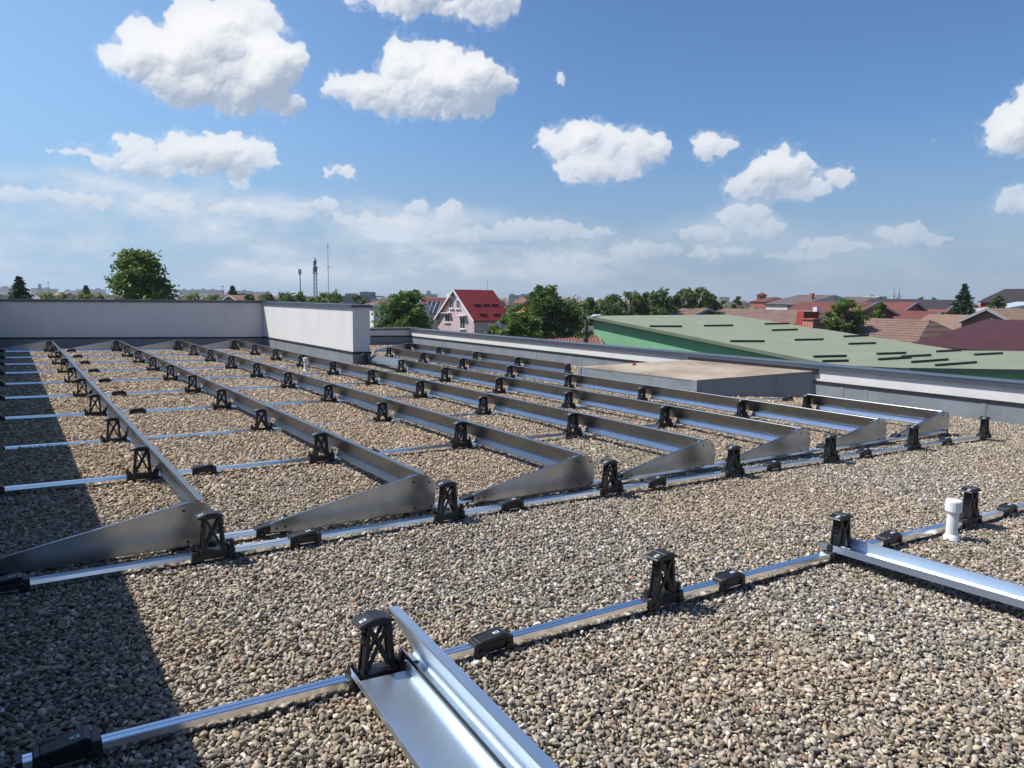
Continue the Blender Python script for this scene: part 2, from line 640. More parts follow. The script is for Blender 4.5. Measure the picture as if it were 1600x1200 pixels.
def pebble():
    m_, n, b = mat('pebble', (0.3, 0.26, 0.2), 0.72, 0, 0.35)
    rnd = n.new('ShaderNodeObjectInfo').outputs['Random']
    stops = [(0.0, (0.05, 0.05, 0.052)), (0.09, (0.17, 0.165, 0.155)), (0.18, (0.30, 0.25, 0.185)),
             (0.27, (0.45, 0.40, 0.32)), (0.36, (0.24, 0.23, 0.215)), (0.45, (0.36, 0.27, 0.18)),
             (0.54, (0.52, 0.47, 0.39)), (0.62, (0.19, 0.205, 0.21)), (0.70, (0.40, 0.37, 0.32)),
             (0.78, (0.60, 0.56, 0.49)), (0.85, (0.12, 0.10, 0.08)), (0.91, (0.74, 0.72, 0.68)), (0.96, (0.33, 0.30, 0.27)), (1.0, (0.30, 0.15, 0.10))]
    c = n.ramp(rnd, stops)
    p = objco(n)
    off = n.new('ShaderNodeCombineXYZ')
    n.put(off.inputs[0], n.math('MULTIPLY', rnd, 50))
    pp = n.vmath('ADD', p, off.outputs[0])
    f = n.noise(pp, 55, 5, 0.65)
    c2 = n.mix(n.smooth(f, 0.40, 0.72, 0, 0.5), c, (0.10, 0.09, 0.075, 1))
    big = n.noise(geopos(n), 0.4, 4, 0.6)            # beds of browner and greyer stones
    c2 = n.mix(n.smooth(big, 0.40, 0.62, 0.0, 0.32), c2, (0.36, 0.26, 0.16, 1))
    sy = n.new('ShaderNodeSeparateXYZ')
    n.l.new(geopos(n), sy.inputs[0])
    c2 = n.mix(n.smooth(sy.outputs[1], 3.0, 8.5, 0.0, 0.34), c2, (0.42, 0.29, 0.165, 1))     # older, browner stones among the rows
    val = n.math('MULTIPLY_ADD', n.math('FRACT', n.math('MULTIPLY', rnd, 37.7)), 0.95, 0.52)
    sc = n.new('ShaderNodeVectorMath', operation='SCALE')
    n.put(sc.inputs[0], c2)
    n.put(sc.inputs['Scale'], val)
    c2 = sc.outputs[0]
    n.put(b.inputs['Base Color'], n.vmath('MULTIPLY', c2, (1.0, 0.965, 0.905)))
    bump(n, b, n.noise(pp, 240, 3, 0.6), 0.35, 0.001)
    return m_


M['pebble'] = pebble()
M['grit'] = noisy('dark_grit', (0.045, 0.038, 0.03), (0.09, 0.075, 0.058), 60, 0.95, 120, 0.006)

# ------------------------------------------------------------------ the roof we stand on
ROOF_X0, ROOF_X1, ROOF_Y0, ROOF_Y1 = -0.345, 12.38, -3.0, 24.9
WALL_TOP = 1.42
SIDE_X0, SIDE_X1, SIDE_Y = 7.0, 7.45, 17.2
LOW_TOP = 0.455

mb = MB()
mb.hexa([(-0.9, -6, -8.2), (13.1, -6, -8.2), (13.1, 25.6, -8.2), (-0.9, 25.6, -8.2)] +
        [(x, y, zg(x, y)-0.06) for x, y in ((-0.9, -6), (13.1, -6), (13.1, 25.6), (-0.9, 25.6))])
tag(mb.build('roof_deck', M['membrane']), kind='structure')


def pebble_shape(seed):
    import bmesh
    rng = random.Random(seed)
    bm = bmesh.new()
    bmesh.ops.create_icosphere(bm, subdivisions=2, radius=1)
    sx, sy, sz = 1.08, rng.uniform(0.55, 0.86), rng.uniform(0.36, 0.62)
    cuts = [(Vector((rng.gauss(0, 1), rng.gauss(0, 1), rng.gauss(0, 1))).normalized(), rng.uniform(0.55, 0.85)) for _ in range(6)]
    for v in bm.verts:
        p = v.co.copy()
        for d, h in cuts:
            k = p.dot(d)-h
            if k > 0:
                p -= d*k*0.95
        p *= 1+0.05*math.sin(5*p.x+seed)+0.05*math.sin(4*p.y+2*seed)
        v.co = Vector((p.x*sx, p.y*sy, p.z*sz))*0.52
    me = bpy.data.meshes.new('pebble')
    bm.to_mesh(me)
    bm.free()
    me.polygons.foreach_set('use_smooth', [True]*len(me.polygons))
    me.materials.append(M['pebble'])
    return bpy.data.objects.new('pebble', me)


def gravel():
    rng = np.random.default_rng(5)
    pts, scl, rot, idx = [], [], [], []

    def lay(y0, y1, step, size, zoff, keep=1.0):
        xs = np.arange(ROOF_X0, ROOF_X1, step)
        ys = np.arange(y0, y1, step*0.87)
        X, Y = np.meshgrid(xs, ys)
        X = X+(np.arange(len(ys)) % 2)[:, None]*step/2
        X, Y = X.ravel(), Y.ravel()
        k = rng.random(len(X)) < keep
        X, Y = X[k], Y[k]
        X = X+rng.uniform(-.42, .42, len(X))*step
        Y = Y+rng.uniform(-.42, .42, len(X))*step
        # only what the lens, or a step to the side, can see
        dx, dy, dz = X-CAM[0], Y-CAM[1], SLX*X+SLY*Y-CAM[2]
        d = dx*_f[0]+dy*_f[1]+dz*_f[2]
        r_ = (dx*_r[0]+dy*_r[1]+dz*_r[2])
        u_ = (dx*_u[0]+dy*_u[1]+dz*_u[2])
        k = (d > 0.3) & (np.abs(r_) < d*0.70+0.8) & (u_ > -d*0.53-0.5) & (X > ROOF_X0) & (X < ROOF_X1)
        k &= ~((X > SIDE_X0) & (X < SIDE_X1) & (Y > SIDE_Y))
        X, Y = X[k], Y[k]
        n = len(X)
        hump = 0.006*np.sin(X*2.1+1.3*np.sin(Y*1.7))+0.006*np.sin(Y*2.6+X*1.1)
        Z = SLX*X+SLY*Y+zoff+hump+rng.uniform(-.007, .007, n)
        pts.append(np.stack([X, Y, Z], 1))
        scl.append(size*np.clip(rng.lognormal(0, 0.27, n), 0.55, 1.9))
        rot.append(np.stack([rng.normal(0, .52, n), rng.normal(0, .52, n), rng.uniform(0, 6.283, n)], 1))
    lay(0.3, 6.2, 0.0168, 0.0220, -0.006)
    lay(0.3, 6.2, 0.028, 0.0245, 0.005, 0.75)
    lay(6.2, 12.0, 0.0230, 0.030, -0.006)
    lay(6.2, 12.0, 0.038, 0.031, 0.006, 0.7)
    lay(12.0, 24.9, 0.034, 0.044, -0.006)
    lay(12.0, 24.9, 0.06, 0.042, 0.008, 0.7)
    P_ = np.concatenate(pts).astype(np.float32)
    n = len(P_)
    me = bpy.data.meshes.new('gravel')
    me.vertices.add(n)
    me.vertices.foreach_set('co', P_.ravel())
    a = me.attributes.new('size', 'FLOAT', 'POINT')
    a.data.foreach_set('value', np.concatenate(scl).astype(np.float32))
    a = me.attributes.new('turn', 'FLOAT_VECTOR', 'POINT')
    a.data.foreach_set('vector', np.concatenate(rot).astype(np.float32).ravel())
    a = me.attributes.new('pick', 'INT', 'POINT')
    a.data.foreach_set('value', rng.integers(0, 10, n).astype(np.int32))
    o = bpy.data.objects.new('gravel', me)
    COL.objects.link(o)
    coll = bpy.data.collections.new('pebble_shapes')
    for k in range(10):
        coll.objects.link(pebble_shape(k+1))
    g = bpy.data.node_groups.new('scatter_pebbles', 'GeometryNodeTree')
    g.interface.new_socket('Geometry', in_out='INPUT', socket_type='NodeSocketGeometry')
    g.interface.new_socket('Geometry', in_out='OUTPUT', socket_type='NodeSocketGeometry')
    N, L = g.nodes, g.links
    gi, go = N.new('NodeGroupInput'), N.new('NodeGroupOutput')
    m2p = N.new('GeometryNodeMeshToPoints')
    ci = N.new('GeometryNodeCollectionInfo')
    ci.inputs['Collection'].default_value = coll
    ci.inputs['Separate Children'].default_value = True
    ci.inputs['Reset Children'].default_value = True
    iop = N.new('GeometryNodeInstanceOnPoints')
    iop.inputs['Pick Instance'].default_value = True

    def attr(name, typ):
        nd = N.new('GeometryNodeInputNamedAttribute')
        nd.data_type = typ
        nd.inputs['Name'].default_value = name
        return nd.outputs['Attribute']
    L.new(gi.outputs[0], m2p.inputs['Mesh'])
    L.new(m2p.outputs[0], iop.inputs['Points'])
    L.new(ci.outputs[0], iop.inputs['Instance'])
    L.new(attr('pick', 'INT'), iop.inputs['Instance Index'])
    L.new(attr('turn', 'FLOAT_VECTOR'), iop.inputs['Rotation'])
    L.new(attr('size', 'FLOAT'), iop.inputs['Scale'])
    L.new(iop.outputs[0], go.inputs[0])
    md = o.modifiers.new('scatter', 'NODES')
    md.node_group = g
    tag(o, 'rounded brown and grey river pebbles covering the flat roof', 'gravel', kind='stuff')
    print('pebbles', n)
    bed = MB()
    bed.quadface([(x, y, zg(x, y)-0.012) for x, y in ((ROOF_X0, ROOF_Y0), (ROOF_X1, ROOF_Y0), (ROOF_X1, ROOF_Y1), (ROOF_X0, ROOF_Y1))])
    tag(bed.build('gravel_bed', M['grit']), kind='structure')


gravel()


# ------------------------------------------------------------------ parapet walls
def parapet(name, label, x0, x1, y0, y1, ztop, faces, zs, cat='wall', copy_over=0.05, cope_h=0.075, body_z=None):
    """rendered wall x0..x1 by y0..y1; faces = sides towards the gravel ('x-','x+','y-','y+');
    zs = height of the foot of the render over the gravel: below it the membrane upstand"""
    cx, cy = (x0+x1)/2, (y0+y1)/2
    root = thing(name, label, cat, (cx, cy, 0))
    zb = -0.5
    L = lambda a, b, c, d: (a-cx, b-cx, c-cy, d-cy)
    b = MB()
    a0, a1, c0, c1 = L(x0, x1, y0, y1)
    b.box(a0, a1, c0, c1, zb, ztop-cope_h+0.01)
    b.build('render_coat', M['stucco'], root)
    c = MB()
    ov = copy_over
    # coping: a folded lip and a top that falls a little to the inside
    c.box(a0-ov, a1+ov, c0-ov, c1+ov, ztop-cope_h, ztop-0.018)
    c.box(a0-ov-.004, a1+ov+.004, c0-ov-.004, c1+ov+.004, ztop-0.016, ztop)
    c.build('coping', M['coping'], root)
    u, st = MB(), MB()
    for f in faces:
        t, t2 = 0.014, 0.030
        if f[0] == 'x':
            xx = a0 if f[1] == '-' else a1
            sgn = -1 if f[1] == '-' else 1
            wx = xx+cx
            p = [sorted((xx, xx+sgn*t)), sorted((xx, xx+sgn*t2))]
            for q, w, lo, hi in ((u, p[0], None, 0), (st, p[1], -0.006, 0.042)):
                zz = [(zg(wx, yy)) for yy in (y0, y1)]
                f0, f1 = zs+zz[0], zs+zz[1]
                b0, b1 = (zz[0]-0.25, zz[1]-0.25) if lo is None else (f0+lo, f1+lo)
                q.hexa([(w[0], c0, b0), (w[1], c0, b0), (w[1], c1, b1), (w[0], c1, b1),
                        (w[0], c0, f0+hi), (w[1], c0, f0+hi), (w[1], c1, f1+hi), (w[0], c1, f1+hi)])
        else:
            yy = c0 if f[1] == '-' else c1
            sgn = -1 if f[1] == '-' else 1
            wy = yy+cy
            p = [sorted((yy, yy+sgn*t)), sorted((yy, yy+sgn*t2))]
            for q, w, lo, hi in ((u, p[0], None, 0), (st, p[1], -0.006, 0.042)):
                e = 0.012 if q is u else 0.028
                zz = [zg(xx, wy) for xx in (x0, x1)]
                f0, f1 = zs+zz[0], zs+zz[1]
                b0, b1 = (zz[0]-0.25, zz[1]-0.25) if lo is None else (f0+lo, f1+lo)
                q.hexa([(a0-e, w[0], b0), (a1+e, w[0], b1), (a1+e, w[1], b1), (a0-e, w[1], b0),
                        (a0-e, w[0], f0+hi), (a1+e, w[0], f1+hi), (a1+e, w[1], f1+hi), (a0-e, w[1], f0+hi)])
    u.build('membrane_upstand', M['membrane'], root)
    st.build('sealing_strip', M['strip'], root)
    return root


parapet('parapet_wall', 'tall shaded rendered parapet wall closing the back of the roof', ROOF_X0-0.45, SIDE_X1, ROOF_Y1, ROOF_Y1+0.45, WALL_TOP, ['y-'], 0.27)
parapet('parapet_wall', 'tall sunlit white rendered wall jutting forward from the back wall', SIDE_X0, SIDE_X1, SIDE_Y, ROOF_Y1-0.06, WALL_TOP-0.022, ['x-', 'y-', 'x+'], 0.29)
parapet('parapet_wall', 'tall parapet wall just left of the view that shades the gravel', ROOF_X0-0.45, ROOF_X0, -4, ROOF_Y1-0.06, WALL_TOP-0.03, ['x+'], 0.27)
parapet('parapet_wall', 'short low rendered parapet behind the end of the tall white wall', SIDE_X1+0.06, ROOF_X1+0.35, ROOF_Y1, ROOF_Y1+0.35, LOW_TOP, ['y-'], 0.30)
pw = parapet('parapet_wall', 'long low white parapet with dark coping along the right roof edge', ROOF_X1, ROOF_X1+0.35, -4, ROOF_Y1-0.06, LOW_TOP-0.02, ['x-'], 0.30)


# ------------------------------------------------------------------ membrane-clad box against the right parapet
def membrane_seams():
    for i, y in enumerate((22.4, 19.6, 16.9, 14.9, 7.55, 7.1, 5.2, 3.4)):
        b = MB()
        x = ROOF_X1-0.014
        b.box(x-0.006, x, y-0.035, y+0.035, zg(x, y)-0.02, zg(x, y)+0.29)
        o = b.build('membrane_seam', M['membrane'], pw)
        o.location = (-pw.location.x, -pw.location.y, 0)


membrane_seams()


def roof_box():
    c = (11.4, 10.4, 0)
    t = thing('roof_box', 'grey membrane clad box with dusty brown top against the right parapet', 'roof box', c)
    zb = -0.45
    P = [(10.55, 9.37, 0.104), (12.355, 8.12, 0.30), (12.355, 11.15, 0.285), (10.55, 12.75, 0.078)]
    P = [(x-c[0], y-c[1], z) for x, y, z in P]
    b = MB()
    # sides with slightly uneven faces
    for k in range(4):
        a, d = P[k], P[(k+1) % 4]
        n = 10
        rng = random.Random(k+3)
        prev = None
        for i in range(n+1):
            s_ = i/n
            x, y, z = (a[j]+(d[j]-a[j])*s_ for j in range(3))
            w = rng.uniform(-.012, .012) if 0 < i < n else 0
            z += rng.uniform(-.008, .004) if 0 < i < n else 0
            nx, ny = (d[1]-a[1]), -(d[0]-a[0])
            l_ = math.hypot(nx, ny)
            col_ = [(x, y, z), (x+nx/l_*w, y+ny/l_*w, z-0.12), (x+nx/l_*(w+.01), y+ny/l_*(w+.01), zb)]
            if prev:
                for q in range(2):
                    b.quadface([prev[q], prev[q+1], col_[q+1], col_[q]])
            prev = col_
    b.build('cladding', M['membrane'], t, smooth=False)
    q = MB()
    ctr = [sum(p[j] for p in P)/4 for j in range(3)]
    o = 0.012
    Q = [(p[0]+(p[0]-ctr[0])*o*0.6, p[1]+(p[1]-ctr[1])*o*0.6, p[2]) for p in P]
    q.hexa([(x, y, z-0.004) for x, y, z in Q]+[(x, y, z+0.012) for x, y, z in Q])
    q.build('box_lid', M['box_top'], t)
    d = MB()
    d.box(12.334-c[0], 12.378-c[0], 8.05-c[1], 11.2-c[1], 0.26, 0.352)
    d.build('dark_flashing', M['strip'], t)
    for p, w in ((P[0], 0.05), (P[3], 0.05)):
        s = MB()
        s.box(p[0]-0.018, p[0]+0.03, p[1]-w, p[1]+w, zb, p[2]+0.003)
        s.build('corner_seam', M['membrane'], t)
    cap = thing('bottle_cap', 'small red plastic cap lying on the dusty brown box top', 'litter', (11.25, 11.75, 0.165))
    k = MB()
    k.tube([(0, 0, 0), (0, 0, 0.035), (0, 0, 0.05)], [0.04, 0.04, 0.033], 12)
    k.build('cap', noisy('red_plastic', (0.55, 0.03, 0.02), (0.4, 0.03, 0.02), 10, 0.5), cap)


roof_box()

# ------------------------------------------------------------------ mounting system
X1R, DX = 0.887, 1.5825
ROWX = [None]+[X1R+DX*k for k in range(7)]
TY = [6.923, 8.983, 10.975, 12.975, 14.971, 16.971, 19.023, 20.953, 23.108]   # cross rails behind the front pair
Y_BACK = 4.89                                   # rail that carries the end plates
FRONT = [(0.952, 4.600), (2.590, 4.610), (4.175, 4.615), (5.711, 4.560), (7.216, 4.500), (8.790, 4.430), (10.489, 4.383)]
NEAR = [(1.195, 2.730), (2.832, 2.690), (4.407, 2.637), (6.000, 2.560)]
TILT = math.atan(-SLX)
PEAK_H = 0.285
GZ = 0.018                                      # crown of the pebbles over the roof plane


def text_mesh(txt, size):
    cu = bpy.data.curves.new('mark', 'FONT')
    cu.body = txt
    cu.size = size
    cu.align_x, cu.align_y = 'CENTER', 'CENTER'
    cu.extrude = 0.0006
    cu.offset = size*0.02
    o = bpy.data.objects.new('mark', cu)
    COL.objects.link(o)
    dg = bpy.context.evaluated_depsgraph_get()
    me = bpy.data.meshes.new_from_object(o.evaluated_get(dg))
    bpy.data.objects.remove(o)
    bpy.data.curves.remove(cu)
    return me


MARK = text_mesh('K2', 0.027)
MARK.materials.clear()
MARK.materials.append(M['mark'])


def put_mark(parent, loc, rot):
    o = bpy.data.objects.new('logo', MARK)
    COL.objects.link(o)
    o.parent = parent
    o.location = loc
    o.rotation_euler = rot
    return o


def clamp_body(b, half, z0=0.0, z1=0.062, w=0.046):
    """collar that grips the rail: two end rings and a bridge"""
    for s in (-1, 1):
        x0, x1 = sorted((s*half, s*(half-0.042)))
        b.box(x0, x1, -w, w, z0, z1+0.010, (0.004, 0.004, 0.006, 0.006))
    b.box(-half+0.04, half-0.04, -w+0.006, w-0.006, z0, z1+0.002)
    for s in (-1, 1):                              # rounded lugs
        b.tube([(s*(half-0.034), -w-0.006, z0+0.02), (s*(half-0.034), w+0.006, z0+0.02)], 0.017, 10)


def make_peak():
    t = thing('support_peak', 'black plastic support peak', 'support')
    b = MB()
    clamp_body(b, 0.127, 0.0, 0.053)
    for s in (-1, 1):                              # upright hooks beside the legs
        b.hexa([(s*0.118-0.012, -0.020, 0.066), (s*0.118+0.012, -0.020, 0.066), (s*0.118+0.012, 0.020, 0.066), (s*0.118-0.012, 0.020, 0.066),
                (s*0.113-0.007, -0.014, 0.106), (s*0.113+0.007, -0.014, 0.106), (s*0.113+0.007, 0.014, 0.106), (s*0.113-0.007, 0.014, 0.106)])
        b.box(s*0.095-0.01, s*0.095+0.01, -0.03, 0.03, 0.060, 0.078)
    b.build('clamp_base', M['black'], t, bevel=0.003)
    zb, zt = 0.052, PEAK_H-0.026
    for s in (-1, 1):
        l = MB()
        xb, xt = s*0.063, s*0.044
        # a leg is two flanges joined by a web with notches on the outside
        for fy in (-1, 1):
            yb, yt = fy*0.027, fy*0.022
            l.hexa([(xb-0.009, yb-0.006, zb), (xb+0.009, yb-0.006, zb), (xb+0.009, yb+0.006, zb), (xb-0.009, yb+0.006, zb),
                    (xt-0.008, yt-0.006, zt), (xt+0.008, yt-0.006, zt), (xt+0.008, yt+0.006, zt), (xt-0.008, yt+0.006, zt)])
        l.hexa([(xb-0.003, -0.022, zb), (xb+0.003, -0.022, zb), (xb+0.003, 0.022, zb), (xb-0.003, 0.022, zb),
                (xt-0.003, -0.017, zt), (xt+0.003, -0.017, zt), (xt+0.003, 0.017, zt), (xt-0.003, 0.017, zt)])
        for k in range(3):
            z = zt-0.022-0.026*k
            x = xt+(xb-xt)*(zt-z)/(zt-zb)+s*0.009
            l.hexa([(x-0.005, -0.019, z-0.009), (x+0.005, -0.019, z-0.009), (x+0.005, 0.019, z-0.009), (x-0.005, 0.019, z-0.009),
                    (x-0.008, -0.019, z+0.004), (x+0.008, -0.019, z+0.004), (x+0.008, 0.019, z+0.004), (x-0.008, 0.019, z+0.004)])
        l.build('leg', M['black'], t)
    for s in (-1, 1):
        c = MB()
        c.bar((-s*0.058, -0.026, zb+0.004), (s*0.042, -0.021, zt-0.006), 0.013, 0.010, (0, 1, 0))
        c.bar((-s*0.058, 0.026, zb+0.004), (s*0.042, 0.021, zt-0.006), 0.013, 0.010, (0, 1, 0))
        c.build('cross_brace', M['black'], t)
    cap = MB()
    H = PEAK_H
    prof = [(-0.098, H-0.022), (-0.090, H-0.014), (-0.040, H+0.004), (0.022, H+0.002), (0.040, H-0.006), (0.058, H-0.012), (0.061, H-0.018),
            (0.055, H-0.022), (0.040, H-0.023), (-0.044, H-0.023), (-0.090, H-0.028)]
    cap.prism(prof, -0.046, 0.046)
    cap.box(-0.046, 0.046, -0.034, 0.034, H-0.034, H-0.020)
    cap.box(-0.040, 0.020, -0.050, 0.050, H-0.012, H+0.0065)
    cp = cap.build('cap', M['black'], t, bevel=0.003)
    put_mark(cp, (-0.068, -0.012, H-0.0052), (0, -0.345, 0.0))
    st = MB()
    st.box(-0.055, 0.06, -0.0445, -0.041, 0.004, 0.011)
    st.build('steel_clip', M['clip'], t)
    return t


def make_foot():
    t = thing('clamp_foot', 'black plastic clamp foot', 'clamp foot')
    b = MB()
    clamp_body(b, 0.104, 0, 0.052, 0.042)
    b.build('clamp_base', M['black'], t, bevel=0.003)
    p = MB()
    prof = [(-0.086, 0.056), (-0.080, 0.064), (0.050, 0.084), (0.068, 0.078), (0.076, 0.056)]
    p.prism(prof, -0.040, 0.040)
    p.box(-0.074, 0.038, -0.043, -0.030, 0.056, 0.076, rot=Matrix.Rotation(-0.10, 3, 'Y'))
    p.box(-0.074, 0.038, 0.030, 0.043, 0.056, 0.076, rot=Matrix.Rotation(-0.10, 3, 'Y'))
    pl = p.build('wedge_plate', M['black'], t, bevel=0.003)
    put_mark(pl, (0.022, -0.006, 0.0803), (0, -0.153, 0))
    s = MB()
    s.box(-0.045, 0.05, -0.0445, -0.040, 0.008, 0.016)
    s.build('steel_clip', M['clip'], t)
    return t


PEAK = make_peak()
FOOT = make_foot()
_used = {'peak': False, 'foot': False}


def place(kind, x, y, dz, label, group, turn=0.0):
    proto = PEAK if kind == 'peak' else FOOT
    loc = (x, y, zg(x, y)+GZ+dz)
    rot = (0, TILT, turn)
    if not _used[kind]:
        _used[kind] = True
        proto.location, proto.rotation_euler = loc, rot
        o = proto
        o['label'] = label
    else:
        o = dup(proto, loc, label, rot)
    o['group'] = group
    return o


def rail(name, label, pts, dz, group='aluminium cross rails'):
    """square aluminium tube through the given (x, y) points, lying on the gravel"""
    (xa, ya), (xb, yb) = pts[0], pts[-1]
    t = thing(name, label, 'rail', (xa, ya, zg(xa, ya)+GZ+dz), group=group)
    b = MB()
    w, h = 0.029, 0.048
    for (p, q) in zip(pts[:-1], pts[1:]):
        z0, z1 = zg(*p)-zg(xa, ya), zg(*q)-zg(xa, ya)
        prof = []
        for (x, y, z) in ((p[0]-xa, p[1]-ya, z0), (q[0]-xa, q[1]-ya, z1)):
            prof.append([(x, y-w, z), (x, y+w, z), (x, y+w+0.002, z+h*0.5), (x, y+w-0.002, z+h-0.003), (x, y+w-0.006, z+h), (x, y+0.004, z+h), (x, y+0.0025, z+h-0.002),
                         (x, y-0.0025, z+h-0.002), (x, y-0.004, z+h), (x, y-w+0.006, z+h), (x, y-w+0.002, z+h-0.003), (x, y-w-0.002, z+h*0.5)])
        n = len(prof[0])
        i = len(b.v)
        b.v += prof[0]+prof[1]
        for k in range(n):
            j = (k+1) % n
            b.f.append((i+k, i+j, i+n+j, i+n+k))
        b.f.append(tuple(i+k for k in range(n-1, -1, -1)))
        b.f.append(tuple(i+n+k for k in range(n)))
    b.build('tube', M['rail'], t)
    for e, s in (((0, 0), -1), ((xb-xa, yb-ya), 1)):
        c = MB()
        z = zg(xb, yb)-zg(xa, ya) if s > 0 else 0
        c.box(e[0]-0.01, e[0]+0.01, e[1]-w-0.004, e[1]+w+0.004, z-0.002, z+h+0.004)
        c.build('end_stop', M['black'], t)
    return t


def offset_profile(pts, th):
    """closed outline of a folded sheet of thickness th along the polyline pts"""
    A = [Vector((p[0], p[1])) for p in pts]
    L_, R_ = [], []
    for i, p in enumerate(A):
        d = Vector((0, 0))
        if i > 0:
            d += (A[i]-A[i-1]).normalized()
        if i < len(A)-1:
            d += (A[i+1]-A[i]).normalized()
        d.normalize()
        nrm = Vector((-d.y, d.x))*th/2
        L_.append(p+nrm)
        R_.append(p-nrm)
    return [(q.x, q.y) for q in L_]+[(q.x, q.y) for q in reversed(R_)]


H_ = PEAK_H
WALL = [(0.152, 0.126), (0.142, 0.130), (0.042, H_+0.003), (0.045, H_+0.009), (0.086, H_+0.007), (0.088, H_-0.004)]
PLATE = [(0.117, 0.073), (0.120, 0.060), (0.126, 0.059), (0.147, 0.133)]
WALL_WIDE = [(0.126, 0.096), (0.129, 0.068), (0.172, 0.066), (0.180, 0.074), (0.064, H_+0.005), (0.067, H_+0.011), (0.104, H_+0.010), (0.106, H_-0.002)]
PLATE_WIDE = [(-0.122, 0.098), (-0.118, 0.062), (-0.100, 0.060), (0.094, 0.060), (0.099, 0.100), (0.106, 0.100)]


def make_sheet(L, prof_wall=WALL, prof_plate=PLATE, cut0=0.085, cut1=0.085, tuck=0.012, over=0.03, wide=False):
    """one bent sheet of the wind deflector, from support to support (local y 0..L)"""
    t = thing('wind_deflector', 'galvanised wind deflector sheet', 'wind deflector')
    a = MB()
    a.prism(offset_profile(prof_wall, 0.0022), tuck, L+over)
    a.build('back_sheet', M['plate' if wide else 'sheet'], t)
    p = MB()
    p.prism(offset_profile(prof_plate, 0.0022), cut0, L-cut1)
    if wide:                                        # tabs that run past the support
        p.prism(offset_profile(prof_plate[:3], 0.0022), L-cut1, L-0.03)
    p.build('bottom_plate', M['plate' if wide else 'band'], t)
    if wide:
        r = MB()
        r.box(0.134, 0.166, L-0.059, L-0.041, 0.0690, 0.0715)
        r.build('slot_cover', M['black'], t)
    return t


SHEETS = {}


def place_sheet(row, k, x, y0, y1, label, dz=0.0):
    L = round(y1-y0, 3)
    loc = (x, y0, zg(x, y0)+GZ+dz)
    rot = (math.atan(SLY), TILT, 0)
    if L not in SHEETS:
        s = make_sheet(L)
        SHEETS[L] = s
        s.location, s.rotation_euler = loc, rot
        s['label'] = label
    else:
        s = dup(SHEETS[L], loc, label, rot)
    s['group'] = 'wind deflector sheets in long rows'
    return s


def make_fin():
    """triangular end plate, local x from the low end -1.09 to 0.14, in the x-z plane"""
    t = thing('end_plate', 'triangular galvanised end plate', 'end plate')
    H = PEAK_H+0.012
    arc = [(0.040+0.096*math.sin(a), H-0.135+0.132*math.cos(a)) for a in np.linspace(0.12, 1.45, 9)]
    out = [(-1.10, 0.030), (-1.10, 0.082), (-1.075, 0.092), (-0.95, 0.118), (-0.02, H)] + arc + [(0.138, 0.12), (0.130, 0.03), (0.02, 0.022), (-0.9, 0.018)]
    b = MB()
    b.prism(out, -0.0012, 0.0012)
    b.build('plate', M['fin'], t)
    f = MB()
    for (p, q) in zip(out[1:4], out[2:5]):
        f.hexa([(p[0], 0, p[1]), (q[0], 0, q[1]), (q[0], 0.024, q[1]), (p[0], 0.024, p[1]),
                (p[0], 0, p[1]+0.003), (q[0], 0, q[1]+0.003), (q[0], 0.024, q[1]+0.003), (p[0], 0.024, p[1]+0.003)])
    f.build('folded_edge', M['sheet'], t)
    for cx in (-0.27, -0.10):                  # pressed outlines of the two knock-outs
        e = MB()
        pts = [(cx-0.05, 0.03), (cx-0.05, 0.075)]
        pts += [(cx+0.05*-math.cos(a), 0.075+0.05*math.sin(a)) for a in np.linspace(0.3, 2.84, 7)]
        pts += [(cx+0.05, 0.075), (cx+0.05, 0.03)]
        for p, q in zip(pts[:-1], pts[1:]):
            e.bar((p[0], -0.0014, p[1]), (q[0], -0.0014, q[1]), 0.0016, 0.0035, (0, 1, 0))
        e.build('knock_out', M['fin'], t)
    for (x, z) in ((-1.06, 0.05), (-1.0, 0.055), (-0.05, 0.250), (0.085, 0.235), (-0.03, 0.05), (0.10, 0.045)):
        s = MB()
        s.tube([(x, -0.0008, z), (x, -0.006, z)], 0.008, 8)
        s.build('screw_head', M['black'], t)
    return t


FIN = make_fin()
_fin = [False]


def place_fin(x, y, label, dz=0.0):
    loc = (x, y, zg(x, y)+GZ+dz)
    rot = (0, TILT, 0)
    if not _fin[0]:
        _fin[0] = True
        f = FIN
        f.location, f.rotation_euler = loc, rot
        f['label'] = label
    else:
        f = dup(FIN, loc, label, rot)
    f['group'] = 'triangular end plates of the deflector rows'


TUBE_DZ = {3: 0.0, 4: -0.042, 5: -0.018, 6: -0.006}


